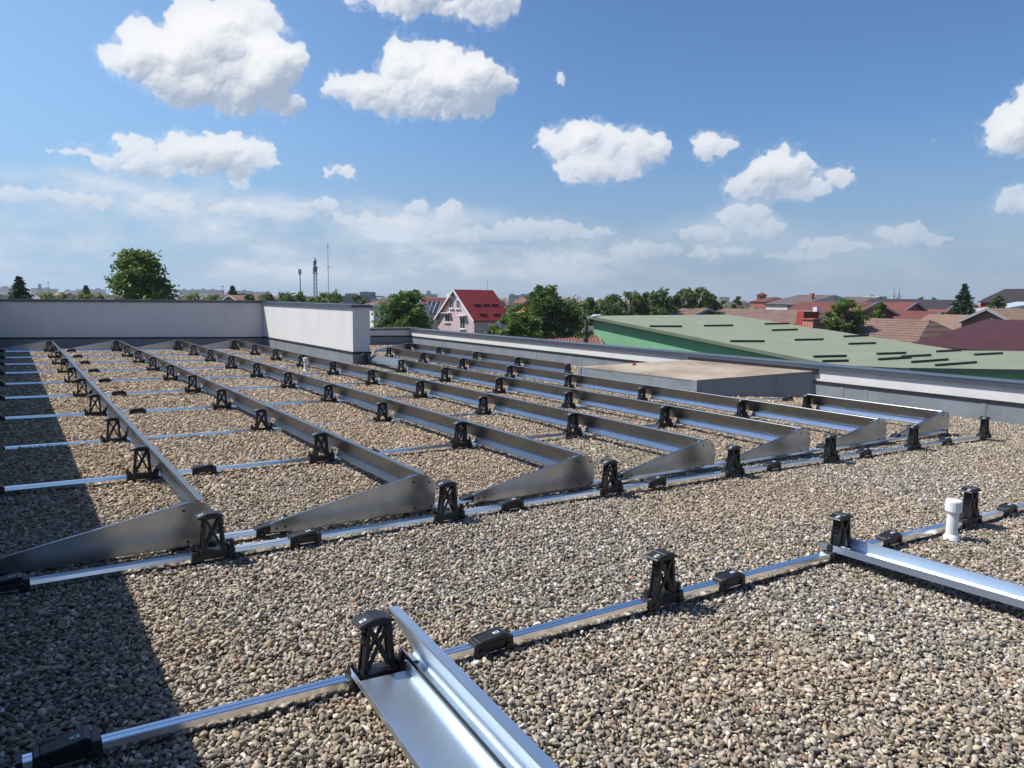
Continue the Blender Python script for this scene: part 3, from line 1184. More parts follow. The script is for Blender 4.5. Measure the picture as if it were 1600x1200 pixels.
def array():
    # rails
    rail('base_rail', 'long bright rail nearest the viewer, crossing the foreground gravel', [(-0.05, 2.785), (0.087, 2.779)]+NEAR+[(7.7, 2.50)], 0.0)
    rail('base_rail', 'bright rail in front of the row of triangular end plates', [(-0.2, 4.60)]+FRONT, 0.0)
    rail('base_rail', 'rail partly hidden behind the triangular end plates', [(-0.15, 4.90)]+[(x, Y_BACK-0.012*i) for i, x in enumerate(ROWX[1:])], 0.0)
    for i, y in enumerate(TY):
        k = i+3
        xe = ROWX[7] if y > 12 and y < 21.5 or i == 0 else ROWX[6] if y < 20 else ROWX[4]
        if y > 18 and y < 22:
            segs = [(-0.1, ROWX[4]+0.14), ((ROWX[6] if k == 9 else ROWX[7])-1.15, (ROWX[6] if k == 9 else ROWX[7])+0.13)]
            if k == 9:
                segs[1] = (ROWX[6]-1.1, ROWX[7]+0.13)
        elif k == 8:
            segs = [(-0.1, ROWX[4]+0.14), (7.5, ROWX[7]+0.13)]
        elif k == 11:
            segs = [(-0.1, ROWX[4]+0.14)]
        elif k in (4, 5):
            segs = [(-0.1, ROWX[6]+0.13)]
        else:
            segs = [(-0.1, ROWX[7]+0.13)]
        for j, (xa, xb) in enumerate(segs):
            lb = f'{ORD[k]} cross rail from the near end, lying in the gravel' + (' left of the white wall' if len(segs) > 1 and j == 0 else ' right of the white wall' if len(segs) > 1 else '')
            rail('base_rail', lb, [(xa, y), (xb, y)], TUBE_DZ.get(k, -0.006))
    # front and near supports
    for i, (x, y) in enumerate(FRONT):
        side = ['beside the shaded leftmost end plate', 'right of the second end plate from left', 'right of the third end plate from left',
                'right of the fourth end plate from left', 'right of the fifth end plate from left', 'right of the sixth end plate from left', 'at the far right end of the rail'][i]
        place('peak', x, y, 0.0, 'bare black support peak on the front rail '+side, 'bare support peaks on the front rail')
    for x in (-0.08, 1.521, 3.151, 4.703, 6.282, 7.827, 9.527):
        j = [-0.08, 1.521, 3.151, 4.703, 6.282, 7.827, 9.527].index(x)
        y = np.interp(x, [p[0] for p in FRONT], [p[1] for p in FRONT])
        place('foot', x, y, 0.0, f'black clamp foot on the rail before the end plates, {ORD[j+1]} from the left', 'clamp feet on the front rail')
    nl = ['nearest black support peak, holding the wide sheet in the foreground', 'bare black support peak alone on the foreground rail',
          'black support peak standing over the sheet end at right', 'black support peak behind the white vent pipe']
    for (x, y), l in zip(NEAR, nl):
        place('peak', x, y, 0.0, l, 'support peaks on the foreground rail')
    fl = ['shaded black clamp foot in the lower left corner', 'black clamp foot right of the nearest support peak', 'black clamp foot right of the bare foreground peak',
          'black clamp foot between the sheet end and the white vent pipe', 'black clamp foot at the right edge beyond the vent pipe']
    for x, l in zip((0.087, 1.754, 3.354, 4.963, 6.601), fl):
        y = np.interp(x, [-0.05]+[p[0] for p in NEAR]+[7.7], [2.785]+[p[1] for p in NEAR]+[2.5])
        place('foot', x, y, 0.0, l, 'clamp feet on the foreground rail')
    # the rows
    for r in range(1, 8):
        x = ROWX[r]
        ys = {5: TY[:6], 6: TY[:7], 7: [TY[0]]}.get(r, TY)
        stations = [Y_BACK]+list(ys)
        for k, y in enumerate(stations):
            nm = f'black support peak in the {ORD[r]} deflector row from the left, {ORD[k+1]} from its near end'
            place('peak', x, y, TUBE_DZ.get(k+2, -0.004) if k else 0.0, nm, 'support peaks along the deflector rows')
            if not (r == 7 and k):
                fx = x-1.085
                if fx > -0.2 and not (k+2 == 4 and r < 4):
                    place('foot', fx, y, TUBE_DZ.get(k+2, -0.006) if k else 0.0,
                          f'black clamp foot left of the {ORD[r]} deflector row, {ORD[k+1]} from its near end', 'clamp feet between the deflector rows')
        for k in range(len(stations)-1):
            lb = f'galvanised deflector sheet in the {ORD[r]} row from the left, {ORD[k+1]} from its near end'
            if r == 5 and k == len(stations)-2:
                continue
            place_sheet(r, k, x, stations[k], stations[k+1], lb)
        place_fin(x, Y_BACK-0.055, ['', 'leftmost triangular end plate, half in the shade of the wall', 'triangular end plate closing the second deflector row from the left',
                  'triangular end plate closing the third deflector row from the left', 'triangular end plate closing the fourth deflector row from the left',
                  'triangular end plate closing the fifth deflector row from the left', 'triangular end plate closing the sixth deflector row from the left',
                  'rightmost triangular end plate before the low parapet'][r])
        if r <= 4:
            place_fin(x, stations[-1]+0.08, f'far triangular end plate of the {ORD[r]} deflector row, below the shaded wall')
    # the far stretch of the seventh row, beyond the box
    x = ROWX[7]
    st = TY[3:8]
    for k, y in enumerate(st):
        place('peak', x, y, -0.004, f'black support peak beyond the membrane box on the right, {ORD[k+1]} behind it', 'support peaks along the deflector rows')
        if k and k < 4:
            place('foot', x-1.085, y, -0.006, f'black clamp foot beyond the membrane box, {ORD[k+1]} rail behind it', 'clamp feet between the deflector rows')
    for k in range(len(st)-1):
        place_sheet(7, k, x, st[k], st[k+1], f'galvanised deflector sheet beyond the membrane box, {ORD[k+1]} behind it')
    place_fin(x, st[-1]+0.08, 'far triangular end plate by the low parapet corner beyond the white wall')
    # the sheet at the end of row five is still lying open and mirrors the sky
    L = TY[5]-TY[4]
    open_wall = [(0.095, 0.130), (0.110, 0.128), (0.235, 0.255), (0.240, 0.259), (0.265, 0.250)]
    s = make_sheet(round(L, 3), prof_wall=open_wall, prof_plate=[(0.078, 0.100), (0.080, 0.086), (0.106, 0.135)])
    s['label'] = 'unfastened sheet lying open and mirroring the sky near the white wall end'
    s.location = (ROWX[5], TY[4], zg(ROWX[5], TY[4])+GZ)
    s.rotation_euler = (0, TILT, 0)
    s['group'] = 'loose deflector sheets'
    # foreground sheets
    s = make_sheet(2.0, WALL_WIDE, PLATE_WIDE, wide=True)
    s['label'] = 'wide deflector sheet running out of the picture at the bottom'
    t_ = -0.080
    s.location = (NEAR[0][0]+2.0*math.sin(t_), NEAR[0][1]-2.0*math.cos(t_), zg(*NEAR[0])+GZ)
    s.rotation_euler = (0, TILT, t_)
    s['group'] = 'foreground deflector sheets'
    low_wall = [(0.044, 0.056), (0.060, 0.058), (0.074, 0.118), (0.081, 0.118)]
    low_plate = [(-0.112, 0.100), (-0.116, 0.058), (-0.100, 0.054), (0.040, 0.054), (0.043, 0.056)]
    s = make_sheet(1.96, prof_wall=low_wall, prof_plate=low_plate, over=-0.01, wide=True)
    s['label'] = 'unfastened bright sheet lying low at right beside the vent pipe'
    t_ = 0.040
    s.location = (NEAR[2][0]+1.86*math.sin(t_), NEAR[2][1]-1.86*math.cos(t_), zg(*NEAR[2])+GZ)
    s.rotation_euler = (0, TILT, t_)
    s['group'] = 'foreground deflector sheets'
    # short rail and foot in front of the box
    rail('base_rail', 'short rail in the shade in front of the membrane box', [(10.3, 8.20), (11.45, 8.08)], 0.0)
    place('foot', 11.5, 8.05, 0.0, 'black clamp foot in the shade before the membrane box', 'clamp feet between the deflector rows')


array()


def vent_pipe(x, y, h, label):
    t = thing('vent_pipe', label, 'vent pipe', (x, y, zg(x, y)), group='white vent pipes')
    b = MB()
    b.tube([(0, 0, -0.03), (0, 0, h-0.06)], 0.038, 20)
    b.build('pipe', M['pvc'], t, smooth=False)
    c = MB()
    c.tube([(0, 0, h-0.085), (0, 0, h-0.08), (0, 0, h-0.012), (0, 0, h-0.003), (0, 0, h)], [0.050, 0.055, 0.056, 0.052, 0.040], 20)
    c.build('pipe_cap', M['pvc'], t)
    f = MB()
    f.tube([(0, 0, 0.0), (0, 0, 0.022), (0, 0, 0.04)], [0.058, 0.05, 0.0385], 20)
    f.build('collar', M['pvc'], t)


vent_pipe(5.546, 2.473, 0.29, 'white plastic vent pipe with cap standing in the gravel at right')
vent_pipe(5.464-0.03, 16.1, 0.30, 'small white vent pipe far back beside the fourth deflector row')


def shard(x, y, size, label, m_, name, cat):
    rng = random.Random(int(x*100))
    b = MB()
    n = 6
    ring = [(size*rng.uniform(.7, 1.1)*math.cos(i*2*math.pi/n), size*.7*rng.uniform(.7, 1.1)*math.sin(i*2*math.pi/n)) for i in range(n)]
    b.prism(ring, 0, size*0.5, axis='z')
    o = b.build(name, m_, bevel=size*0.1)
    o.location = (x, y, zg(x, y)+0.016)
    o.rotation_euler = (0.25, -0.2, rng.uniform(0, 6))
    tag(o, label, cat)


shard(3.503, 2.676-0.02, 0.019, 'small orange brick chip among the foreground pebbles', noisy('brick_chip', (0.50, 0.17, 0.09), (0.38, 0.14, 0.08), 60, 0.9), 'brick_chip', 'brick chip')


# ------------------------------------------------------------------ the neighbourhood
GROUND = -8.0


def ground_mat():
    m_, n, b = mat('town_ground', (0.1, 0.12, 0.06), 0.95, 0, 0.2)
    p = geopos(n)
    f = n.noise(p, 0.035, 6, 0.6)
    f2 = n.noise(p, 0.6, 5, 0.6)
    c = n.ramp(f, [(0.35, (0.06, 0.085, 0.03)), (0.5, (0.085, 0.10, 0.045)), (0.62, (0.15, 0.135, 0.10))])
    n.put(b.inputs['Base Color'], n.mix(n.smooth(f2, 0.3, 0.7, 0, 0.5), c, (0.05, 0.06, 0.03, 1)))
    return m_


g = MB()
S_ = 2600
g.quadface([(-S_, -S_, GROUND), (S_, -S_, GROUND), (S_, S_, GROUND), (-S_, S_, GROUND)])
tag(g.build('ground', ground_mat()), kind='structure')


def leaf_mat(name, c1, c2, rough=0.55, trans=0.32):
    m_ = bpy.data.materials.new(name)
    m_.use_nodes = True
    n = NT(m_.node_tree)
    b = m_.node_tree.nodes['Principled BSDF']
    out = [x for x in n.n if x.type == 'OUTPUT_MATERIAL'][0]
    rnd = n.new('ShaderNodeNewGeometry').outputs['Random Per Island']
    oi = n.new('ShaderNodeObjectInfo').outputs['Random']
    c = n.mix(rnd, (*c1, 1), (*c2, 1))
    big = n.noise(geopos(n), 0.35, 3, 0.5)
    c = n.mix(n.smooth(big, 0.35, 0.65, 0, 0.4), c, tuple(x*1.25 for x in c2)+(1,))
    n.put(b.inputs['Base Color'], c)
    b.inputs['Roughness'].default_value = rough
    b.inputs['Specular IOR Level'].default_value = 0.25
    tr = n.new('ShaderNodeBsdfTranslucent')
    n.put(tr.inputs[0], n.mix(0.5, c, (0.12, 0.18, 0.02, 1)))
    mx = n.new('ShaderNodeMixShader')
    mx.inputs[0].default_value = trans
    n.l.new(b.outputs[0], mx.inputs[1])
    n.l.new(tr.outputs[0], mx.inputs[2])
    n.l.new(mx.outputs[0], out.inputs[0])
    return m_


LEAF = {
    'bright': leaf_mat('bright_leaves', (0.075, 0.14, 0.022), (0.17, 0.25, 0.05)),
    'mid': leaf_mat('mid_green_leaves', (0.06, 0.115, 0.022), (0.14, 0.21, 0.05)),
    'dark': leaf_mat('dark_leaves', (0.048, 0.092, 0.022), (0.115, 0.175, 0.048)),
    'willow': leaf_mat('grey_green_leaves', (0.07, 0.115, 0.04), (0.15, 0.205, 0.085)),
    'spruce': leaf_mat('spruce_needles', (0.016, 0.036, 0.022), (0.038, 0.066, 0.04), trans=0.08),
    'yellow': leaf_mat('yellow_green_leaves', (0.13, 0.18, 0.03), (0.22, 0.25, 0.05)),
}
M['bark'] = noisy('bark', (0.07, 0.055, 0.042), (0.11, 0.09, 0.07), 4, 0.95)


def leaf_mesh(name, P, size, rng, mat_, droop=0.0, aspect=1.7, parent=None):
    """one crown mesh of small bent leaf faces at the points P"""
    n = len(P)
    a = rng.normal(size=(n, 3))
    a[:, 2] = a[:, 2]*0.6-droop
    a /= np.linalg.norm(a, axis=1)[:, None]
    b = rng.normal(size=(n, 3))
    b -= a*(a*b).sum(1)[:, None]
    b /= np.linalg.norm(b, axis=1)[:, None]
    sz = size*rng.uniform(0.6, 1.35, n)[:, None]
    c = np.cross(a, b)*sz*0.18
    v = np.stack([P-a*sz*aspect/2, P+b*sz/2+c, P+a*sz*aspect/2, P-b*sz/2+c], 1).reshape(-1, 3)
    me = bpy.data.meshes.new(name)
    me.vertices.add(4*n)
    me.vertices.foreach_set('co', v.astype(np.float32).ravel())
    me.loops.add(4*n)
    me.loops.foreach_set('vertex_index', np.arange(4*n, dtype=np.int32))
    me.polygons.add(n)
    me.polygons.foreach_set('loop_start', np.arange(0, 4*n, 4, dtype=np.int32))
    me.polygons.foreach_set('loop_total', np.full(n, 4, dtype=np.int32))
    me.materials.append(mat_)
    me.update(calc_edges=True)
    me.validate()
    o = bpy.data.objects.new(name, me)
    COL.objects.link(o)
    if parent is not None:
        o.parent = parent
    return o


_seed = [100]


def tree(name, label, u, v_top, half_px, depth, kind='mid', leaves=5000, size=None, group=None, shape='round', v_low=None, cat='tree', bulk=1.0):
    """broadleaf tree whose crown top is seen at (u, v_top); half_px = half of the crown's width in photo pixels"""
    _seed[0] += 1
    rng = np.random.default_rng(_seed[0])
    px = depth/F_PX
    top = at(u, v_top, depth)
    W = half_px*px
    zt = top[2]
    H = zt-GROUND-1.2 if v_low is None else (v_low-v_top)*px
    zc0 = max(zt-H, GROUND+1.2)
    H = zt-zc0
    root = thing(name, label, cat, (top[0], top[1], GROUND), group=group)
    hh = zc0-GROUND
    size = size or max(0.16, px*2.6)
    # boughs: each ends in a cloud of leaf clumps, the crown outline is the sum of them
    n_b = int(16*bulk)+6
    pts = []
    tr = MB()
    zmid = hh+H*0.25
    tr.tube([(0, 0, 0), (0.03*W, 0, hh*0.6), (0, 0.04*W, zmid), (0.05*W, 0, hh+H*0.7)], [0.10*W+0.05, 0.085*W+0.04, 0.06*W+0.03, 0.02*W], 8)
    per = leaves//n_b
    for i in range(n_b):
        t = rng.uniform(0, 2*math.pi)
        zf = (i+0.5)/n_b
        if shape == 'round':
            rad = W*math.sqrt(max(0.0, 1-((zf-0.40)/0.62)**2))
        elif shape == 'dome':
            rad = W*(1-zf)**0.55
        elif shape == 'flat':
            rad = W*min(1.0, (1-zf)*6)**0.5
        elif shape == 'broad':
            rad = W*(1.05 if zf < 0.35 else math.sqrt(max(0.02, 1-((zf-0.35)/0.66)**2)))
        else:                                       # drooping
            rad = W*math.sqrt(max(0.0, 1-((zf-0.45)/0.60)**2))*0.9
        q = rng.uniform(0.45, 0.86)
        c = np.array([math.cos(t)*rad*q, math.sin(t)*rad*q, hh+H*zf*0.93])
        br = (0.26+0.14*rng.random())*min(W, H*0.7)
        tr.tube([(0, 0, hh+H*zf*0.45), tuple(c*np.array([.5, .5, 1])-np.array([0, 0, 0.05*H])), tuple(c)], [0.035*W+0.015, 0.022*W+0.01, 0.008*W+0.005], 5)
        ncl = 9
        for k in range(ncl):
            d = rng.normal(size=3)
            d /= np.linalg.norm(d)
            cc = c+d*br*rng.uniform(0.30, 0.92)*np.array([1, 1, 0.8])
            s_ = br*rng.uniform(0.16, 0.34)
            m_ = max(3, int(per/ncl*rng.uniform(0.5, 1.5)))
            p = cc+np.clip(rng.normal(size=(m_, 3)), -1.7, 1.7)*s_*np.array([1, 1, 0.75])
            if shape == 'droop':
                p[:, 2] -= rng.uniform(0, 1, m_)**1.5*br*0.9
            pts.append(p)
    P = np.concatenate(pts)
    lim = hh+H*(1.0+0.05*rng.random(len(P))**2)
    P = P[P[:, 2] < lim]
    tr.build('trunk', M['bark'], root)
    leaf_mesh('crown', P, size, rng, LEAF[kind], droop=0.9 if shape == 'droop' else 0.1, parent=root)
    return root


def spruce(name, label, u, v_top, half_px, v_base, depth, group=None, sparse=1.0):
    """conifer: whorls of drooping boughs; half_px at photo height v_base"""
    _seed[0] += 1
    rng = np.random.default_rng(_seed[0])
    px = depth/F_PX
    top = at(u, v_top, depth)
    slope = half_px/(v_base-v_top)
    Ht = top[2]-GROUND
    root = thing(name, label, 'conifer', (top[0], top[1], GROUND), group=group)
    t = MB()
    t.tube([(0, 0, 0), (0, 0, Ht*0.6), (0, 0, Ht-0.05)], [0.022*Ht, 0.012*Ht, 0.01], 7)
    pts = []
    z = Ht-0.15
    step = max(0.22, px*2.6)
    while z > Ht*0.12:
        L_ = (Ht-z)*slope*rng.uniform(0.72, 1.15)+0.10
        nb = int(7*sparse)+3
        t0 = rng.uniform(0, 6.28)
        for k in range(nb):
            a = t0+2*math.pi*k/nb+rng.normal(0, 0.15)
            l_ = L_*rng.uniform(0.6, 1.15)
            m_ = int((9+15*l_)*sparse)
            s_ = rng.uniform(0.05, 1, m_)
            w = 0.16*l_*(1-s_*0.6)+0.03
            p = np.stack([np.cos(a)*s_*l_, np.sin(a)*s_*l_, z+0.10*l_*s_-0.34*l_*s_**1.4+0.18*l_*np.maximum(s_-0.75, 0)], 1)
            p[:, :2] += rng.normal(size=(m_, 2))*w[:, None]*0.55
            p[:, 2] += rng.normal(size=m_)*w*0.28
            pts.append(p)
            if l_ > 0.8:
                t.tube([(0, 0, z), (math.cos(a)*l_*0.8, math.sin(a)*l_*0.8, z-0.12*l_)], [0.03, 0.01], 4, False)
        z -= step*rng.uniform(0.85, 1.15)
    t.build('trunk', M['bark'], root)
    leaf_mesh('crown', np.concatenate(pts), max(0.14, px*2.2), rng, LEAF['spruce'], droop=0.15, aspect=2.4, parent=root)
    return root


# -- house materials
def paint(name, c, v=0.82, rough=0.9):
    return noisy(name, c, tuple(x*v for x in c), 0.9, rough, 25, 0.004, stretch=(1, 1, 0.4))


def tiles(name, c1, c2, course=0.34, width=0.22, gap=0.35, rough=0.75, stripe=0.0, var=0.6):
    """roof tiles in courses, laid out on the roof's own uv in metres"""
    m_, n, b = mat(name, c1, rough, 0, 0.3)
    uv = n.new('ShaderNodeUVMap').outputs[0]
    sp = n.new('ShaderNodeSeparateXYZ')
    n.l.new(uv, sp.inputs[0])
    u, v = sp.outputs[0], sp.outputs[1]
    vr = n.math('DIVIDE', v, course)
    row = n.math('FLOOR', vr)
    fv = n.math('FRACT', vr)
    ur = n.math('DIVIDE', u, width)
    col_ = n.math('FLOOR', ur)
    fu = n.math('FRACT', ur)
    cb = n.new('ShaderNodeCombineXYZ')
    n.put(cb.inputs[0], col_)
    n.put(cb.inputs[1], row)
    wn = n.new('ShaderNodeTexWhiteNoise')
    n.put(wn.inputs[0], cb.outputs[0])
    pos = n.vmath('MULTIPLY', geopos(n), (1, 1, 1))
    big = n.noise(pos, 0.7, 5, 0.6)
    f = n.math('ADD', n.math('MULTIPLY', wn.outputs[0], var), n.math('MULTIPLY', n.smooth(big, 0.3, 0.7), 1-var))
    c = n.mix(f, (*c1, 1), (*c2, 1))
    if stripe:
        edge = n.smooth(fv, 0.0, gap, 1.0, 0.0)
        c = n.mix(n.math('MULTIPLY', edge, stripe), c, tuple(x*0.28 for x in c1)+(1,))
    n.put(b.inputs['Base Color'], c)
    h = n.math('ADD', n.math('MULTIPLY', n.math('SUBTRACT', 1.0, fv), 1.0), n.math('MULTIPLY', n.math('SINE', n.math('MULTIPLY', fu, 6.2832)), 0.45))
    bump(n, b, h, 1.0, 0.06)
    return m_


HM = {
    'pink': paint('pink_render', (0.60, 0.46, 0.46)),
    'white': paint('white_wall', (0.66, 0.65, 0.63)),
    'cream': paint('cream_wall', (0.52, 0.49, 0.42)),
    'grey': paint('grey_wall', (0.30, 0.30, 0.31)),
    'brick': paint('brick_red_wall', (0.33, 0.11, 0.08)),
    'redwall': paint('bright_red_wall', (0.32, 0.045, 0.037)),
    'brown': paint('brown_wall', (0.22, 0.14, 0.10)),
    'orange': paint('orange_wall', (0.60, 0.27, 0.07)),
    'green': paint('green_wall', (0.20, 0.42, 0.24), 0.9),
    'frame': noisy('white_frame', (0.72, 0.72, 0.72), (0.65, 0.65, 0.65), 3, 0.5),
    'trim': noisy('grey_trim', (0.32, 0.34, 0.36), (0.26, 0.28, 0.30), 3, 0.6),
    'glass': mat('dark_glass', (0.015, 0.018, 0.022), 0.06)[0],
    'r_red': tiles('red_metal_tiles', (0.36, 0.022, 0.018), (0.30, 0.02, 0.018), 0.42, 0.20, rough=0.45, stripe=0.8, gap=0.45, var=0.3),
    'r_maroon': tiles('maroon_metal_tiles', (0.105, 0.036, 0.033), (0.082, 0.030, 0.028), 0.36, 0.22, rough=0.5, stripe=0.75, gap=0.5, var=0.2),
    'r_brown': tiles('old_brown_tiles', (0.26, 0.165, 0.125), (0.17, 0.105, 0.085), 0.62, 0.30, stripe=0.95, gap=0.45, var=0.5),
    'r_tan': tiles('tan_clay_tiles', (0.32, 0.21, 0.15), (0.24, 0.15, 0.105), 0.36, 0.26, stripe=0.8, gap=0.4),
    'r_clay': tiles('orange_clay_tiles', (0.27, 0.115, 0.08), (0.19, 0.082, 0.06), 0.34, 0.22, stripe=0.6),
    'r_rust': tiles('rust_red_roof', (0.185, 0.062, 0.048), (0.14, 0.05, 0.042), 0.5, 0.3, stripe=0.35),
    'r_grey': tiles('grey_brown_tiles', (0.17, 0.13, 0.12), (0.12, 0.095, 0.09), 0.4, 0.3, stripe=0.5),
    'r_dark': tiles('dark_roof', (0.05, 0.04, 0.042), (0.038, 0.032, 0.034), 0.4, 0.3, stripe=0.4),
    'r_metal': noisy('pale_metal_roof', (0.42, 0.46, 0.50), (0.34, 0.38, 0.42), 1.2, 0.5),
    'brickwork': tiles('chimney_bricks', (0.36, 0.15, 0.10), (0.25, 0.10, 0.07), 0.08, 0.24, stripe=0.5),
}


def slab_uv(mb_, quad, th):
    """roof slope: quad = eave left, eave right, ridge right, ridge left; thick slab with uv in metres on top"""
    q = [Vector(p) for p in quad]
    nrm = (q[1]-q[0]).cross(q[-1]-q[0]).normalized()
    if nrm.z < 0:
        nrm = -nrm
    e = (q[1]-q[0]).normalized()
    up = nrm.cross(e)
    if up.z < 0:
        up = -up
    uv = [((p-q[0]).dot(e), (p-q[0]).dot(up)) for p in q]
    mb_.quadface(q, uv)
    lo = [p-nrm*th for p in q]
    mb_.quadface(lo[::-1])
    k = len(q)
    for i in range(k):
        j = (i+1) % k
        mb_.quadface([lo[i], lo[j], q[j], q[i]])


def house(name, label, A, B, C, z_eave, z_ridge, wall, roof, cat='house', group=None, over=0.35, hip=0.0, axis='BC', chimney=None, windows=(), trim=True, base=GROUND):
    """A, B, C = plan corners (x, y): AB one side facing us, BC the next one. The ridge runs along axis.
    hip = share of the ridge cut off at each end. windows = (side, s, z, w, h) with s metres from B."""
    A, B, C = (np.array(p[:2], float) for p in (A, B, C))
    ab, bc = A-B, C-B
    la, lc = np.linalg.norm(ab), np.linalg.norm(bc)
    ea = ab/la
    ec = np.array([-ea[1], ea[0]])
    if ec @ bc < 0:
        ec = -ec
    root = thing(name, label, cat, (B[0], B[1], base), group=group)

    def W3(a, c, z):
        p = ea*a+ec*c
        return (p[0], p[1], z-base)
    w = MB()
    w.hexa([W3(0, 0, base-0.3), W3(la, 0, base-0.3), W3(la, lc, base-0.3), W3(0, lc, base-0.3), W3(0, 0, z_eave), W3(la, 0, z_eave), W3(la, lc, z_eave), W3(0, lc, z_eave)])
    r = MB()
    th = 0.14
    rise = z_ridge-z_eave
    if axis == 'BC':       # gables on AB; ridge at a = la/2 running along c
        hw = la/2
        dz = rise/hw*over
        h = hip*lc/2
        for s in (0, 1):
            a0 = -over if s == 0 else la+over
            c0, c1 = -over, lc+over
            slab_uv(r, [W3(a0, c0, z_eave-dz+.1), W3(a0, c1, z_eave-dz+.1), W3(hw, c1-(h+over if hip else 0), z_ridge+.1), W3(hw, c0+(h+over if hip else 0), z_ridge+.1)], th)
        if not hip:
            for c in (0.0, lc):
                i = len(w.v)
                w.v += [W3(0, c, z_eave), W3(la, c, z_eave), W3(hw, c, z_ridge)]
                w.f.append((i, i+1, i+2))
        else:
            for c0, c1 in ((-over, h), (lc+over, lc-h)):
                slab_uv(r, [W3(-over, c0, z_eave-dz+.1), W3(la+over, c0, z_eave-dz+.1), W3(hw, c1, z_ridge+.1)], th)
    else:                  # ridge along a
        hw = lc/2
        dz = rise/hw*over
        h = hip*la/2
        for s in (0, 1):
            c0 = -over if s == 0 else lc+over
            a0, a1 = -over, la+over
            slab_uv(r, [W3(a0, c0, z_eave-dz+.1), W3(a1, c0, z_eave-dz+.1), W3(a1-(h+over if hip else 0), hw, z_ridge+.1), W3(a0+(h+over if hip else 0), hw, z_ridge+.1)], th)
        if not hip:
            for a in (0.0, la):
                i = len(w.v)
                w.v += [W3(a, 0, z_eave), W3(a, lc, z_eave), W3(a, hw, z_ridge)]
                w.f.append((i, i+1, i+2))
        else:
            for a0, a1 in ((-over, h), (la+over, la-h)):
                slab_uv(r, [W3(a0, -over, z_eave-dz+.1), W3(a0, lc+over, z_eave-dz+.1), W3(a1, hw, z_ridge+.1)], th)
    w.build('wall', HM[wall], root)
    rf = r.build('roof', HM[roof], root)
    if trim and not hip:
        t = MB()
        if axis == 'BC':
            c = -over-0.02
            for s in (0, 1):
                a0 = -over if s == 0 else la+over
                t.bar(W3(a0, c, z_eave-rise/(la/2)*over+.03), W3(la/2, c, z_ridge+.03), 0.06, 0.24)
        else:
            a = -over-0.02
            for s in (0, 1):
                c0 = -over if s == 0 else lc+over
                t.bar(W3(a, c0, z_eave-rise/(lc/2)*over+.03), W3(a, lc/2, z_ridge+.03), 0.06, 0.24)
        t.build('barge_board', HM['frame'] if wall in ('pink', 'white') else HM['trim'], root)
    if chimney:
        (sa, sc, zt, sz) = chimney
        c = MB()
        c.hexa([W3(sa+dx*sz/2, sc+dy*sz/2, z_eave) for dx, dy in ((-1, -1), (1, -1), (1, 1), (-1, 1))]+[W3(sa+dx*sz/2, sc+dy*sz/2, zt) for dx, dy in ((-1, -1), (1, -1), (1, 1), (-1, 1))])
        c.hexa([W3(sa+dx*sz*.6, sc+dy*sz*.6, zt) for dx, dy in ((-1, -1), (1, -1), (1, 1), (-1, 1))]+[W3(sa+dx*sz*.6, sc+dy*sz*.6, zt+.12) for dx, dy in ((-1, -1), (1, -1), (1, 1), (-1, 1))])
        c.build('chimney', HM['brick'], rf)
    for (side, s, z, ww, wh) in windows:
        def SP(d, out, zz):
            return W3(s+d, -out, zz) if side == 'a' else W3(-out, s+d, zz)
        f = MB()

        def blk(q, d0, d1, z0, z1, o0, o1):
            q.hexa([SP(d0, o0, z0), SP(d1, o0, z0), SP(d1, o1, z0), SP(d0, o1, z0), SP(d0, o0, z1), SP(d1, o0, z1), SP(d1, o1, z1), SP(d0, o1, z1)])
        k = 0.07
        blk(f, -ww/2, -ww/2+k, z, z+wh, 0.0, 0.05)
        blk(f, ww/2-k, ww/2, z, z+wh, 0.0, 0.05)
        blk(f, -ww/2+k, ww/2-k, z, z+k, 0.0, 0.05)
        blk(f, -ww/2+k, ww/2-k, z+wh-k, z+wh, 0.0, 0.05)
        blk(f, -k/2, k/2, z+k, z+wh-k, 0.0, 0.045)
        fo = f.build('window', HM['frame'], root)
        p = MB()
        blk(p, -ww/2+k, ww/2-k, z+k, z+wh-k, 0.0, 0.02)
        p.build('pane', HM['glass'], fo)
        si = MB()
        blk(si, -ww/2-0.12, ww/2+0.12, z-0.1, z, 0.0, 0.16)
        si.build('sill', HM['frame'], fo)
    return root, W3


def P(u, v, d):
    return at(u, v, d)


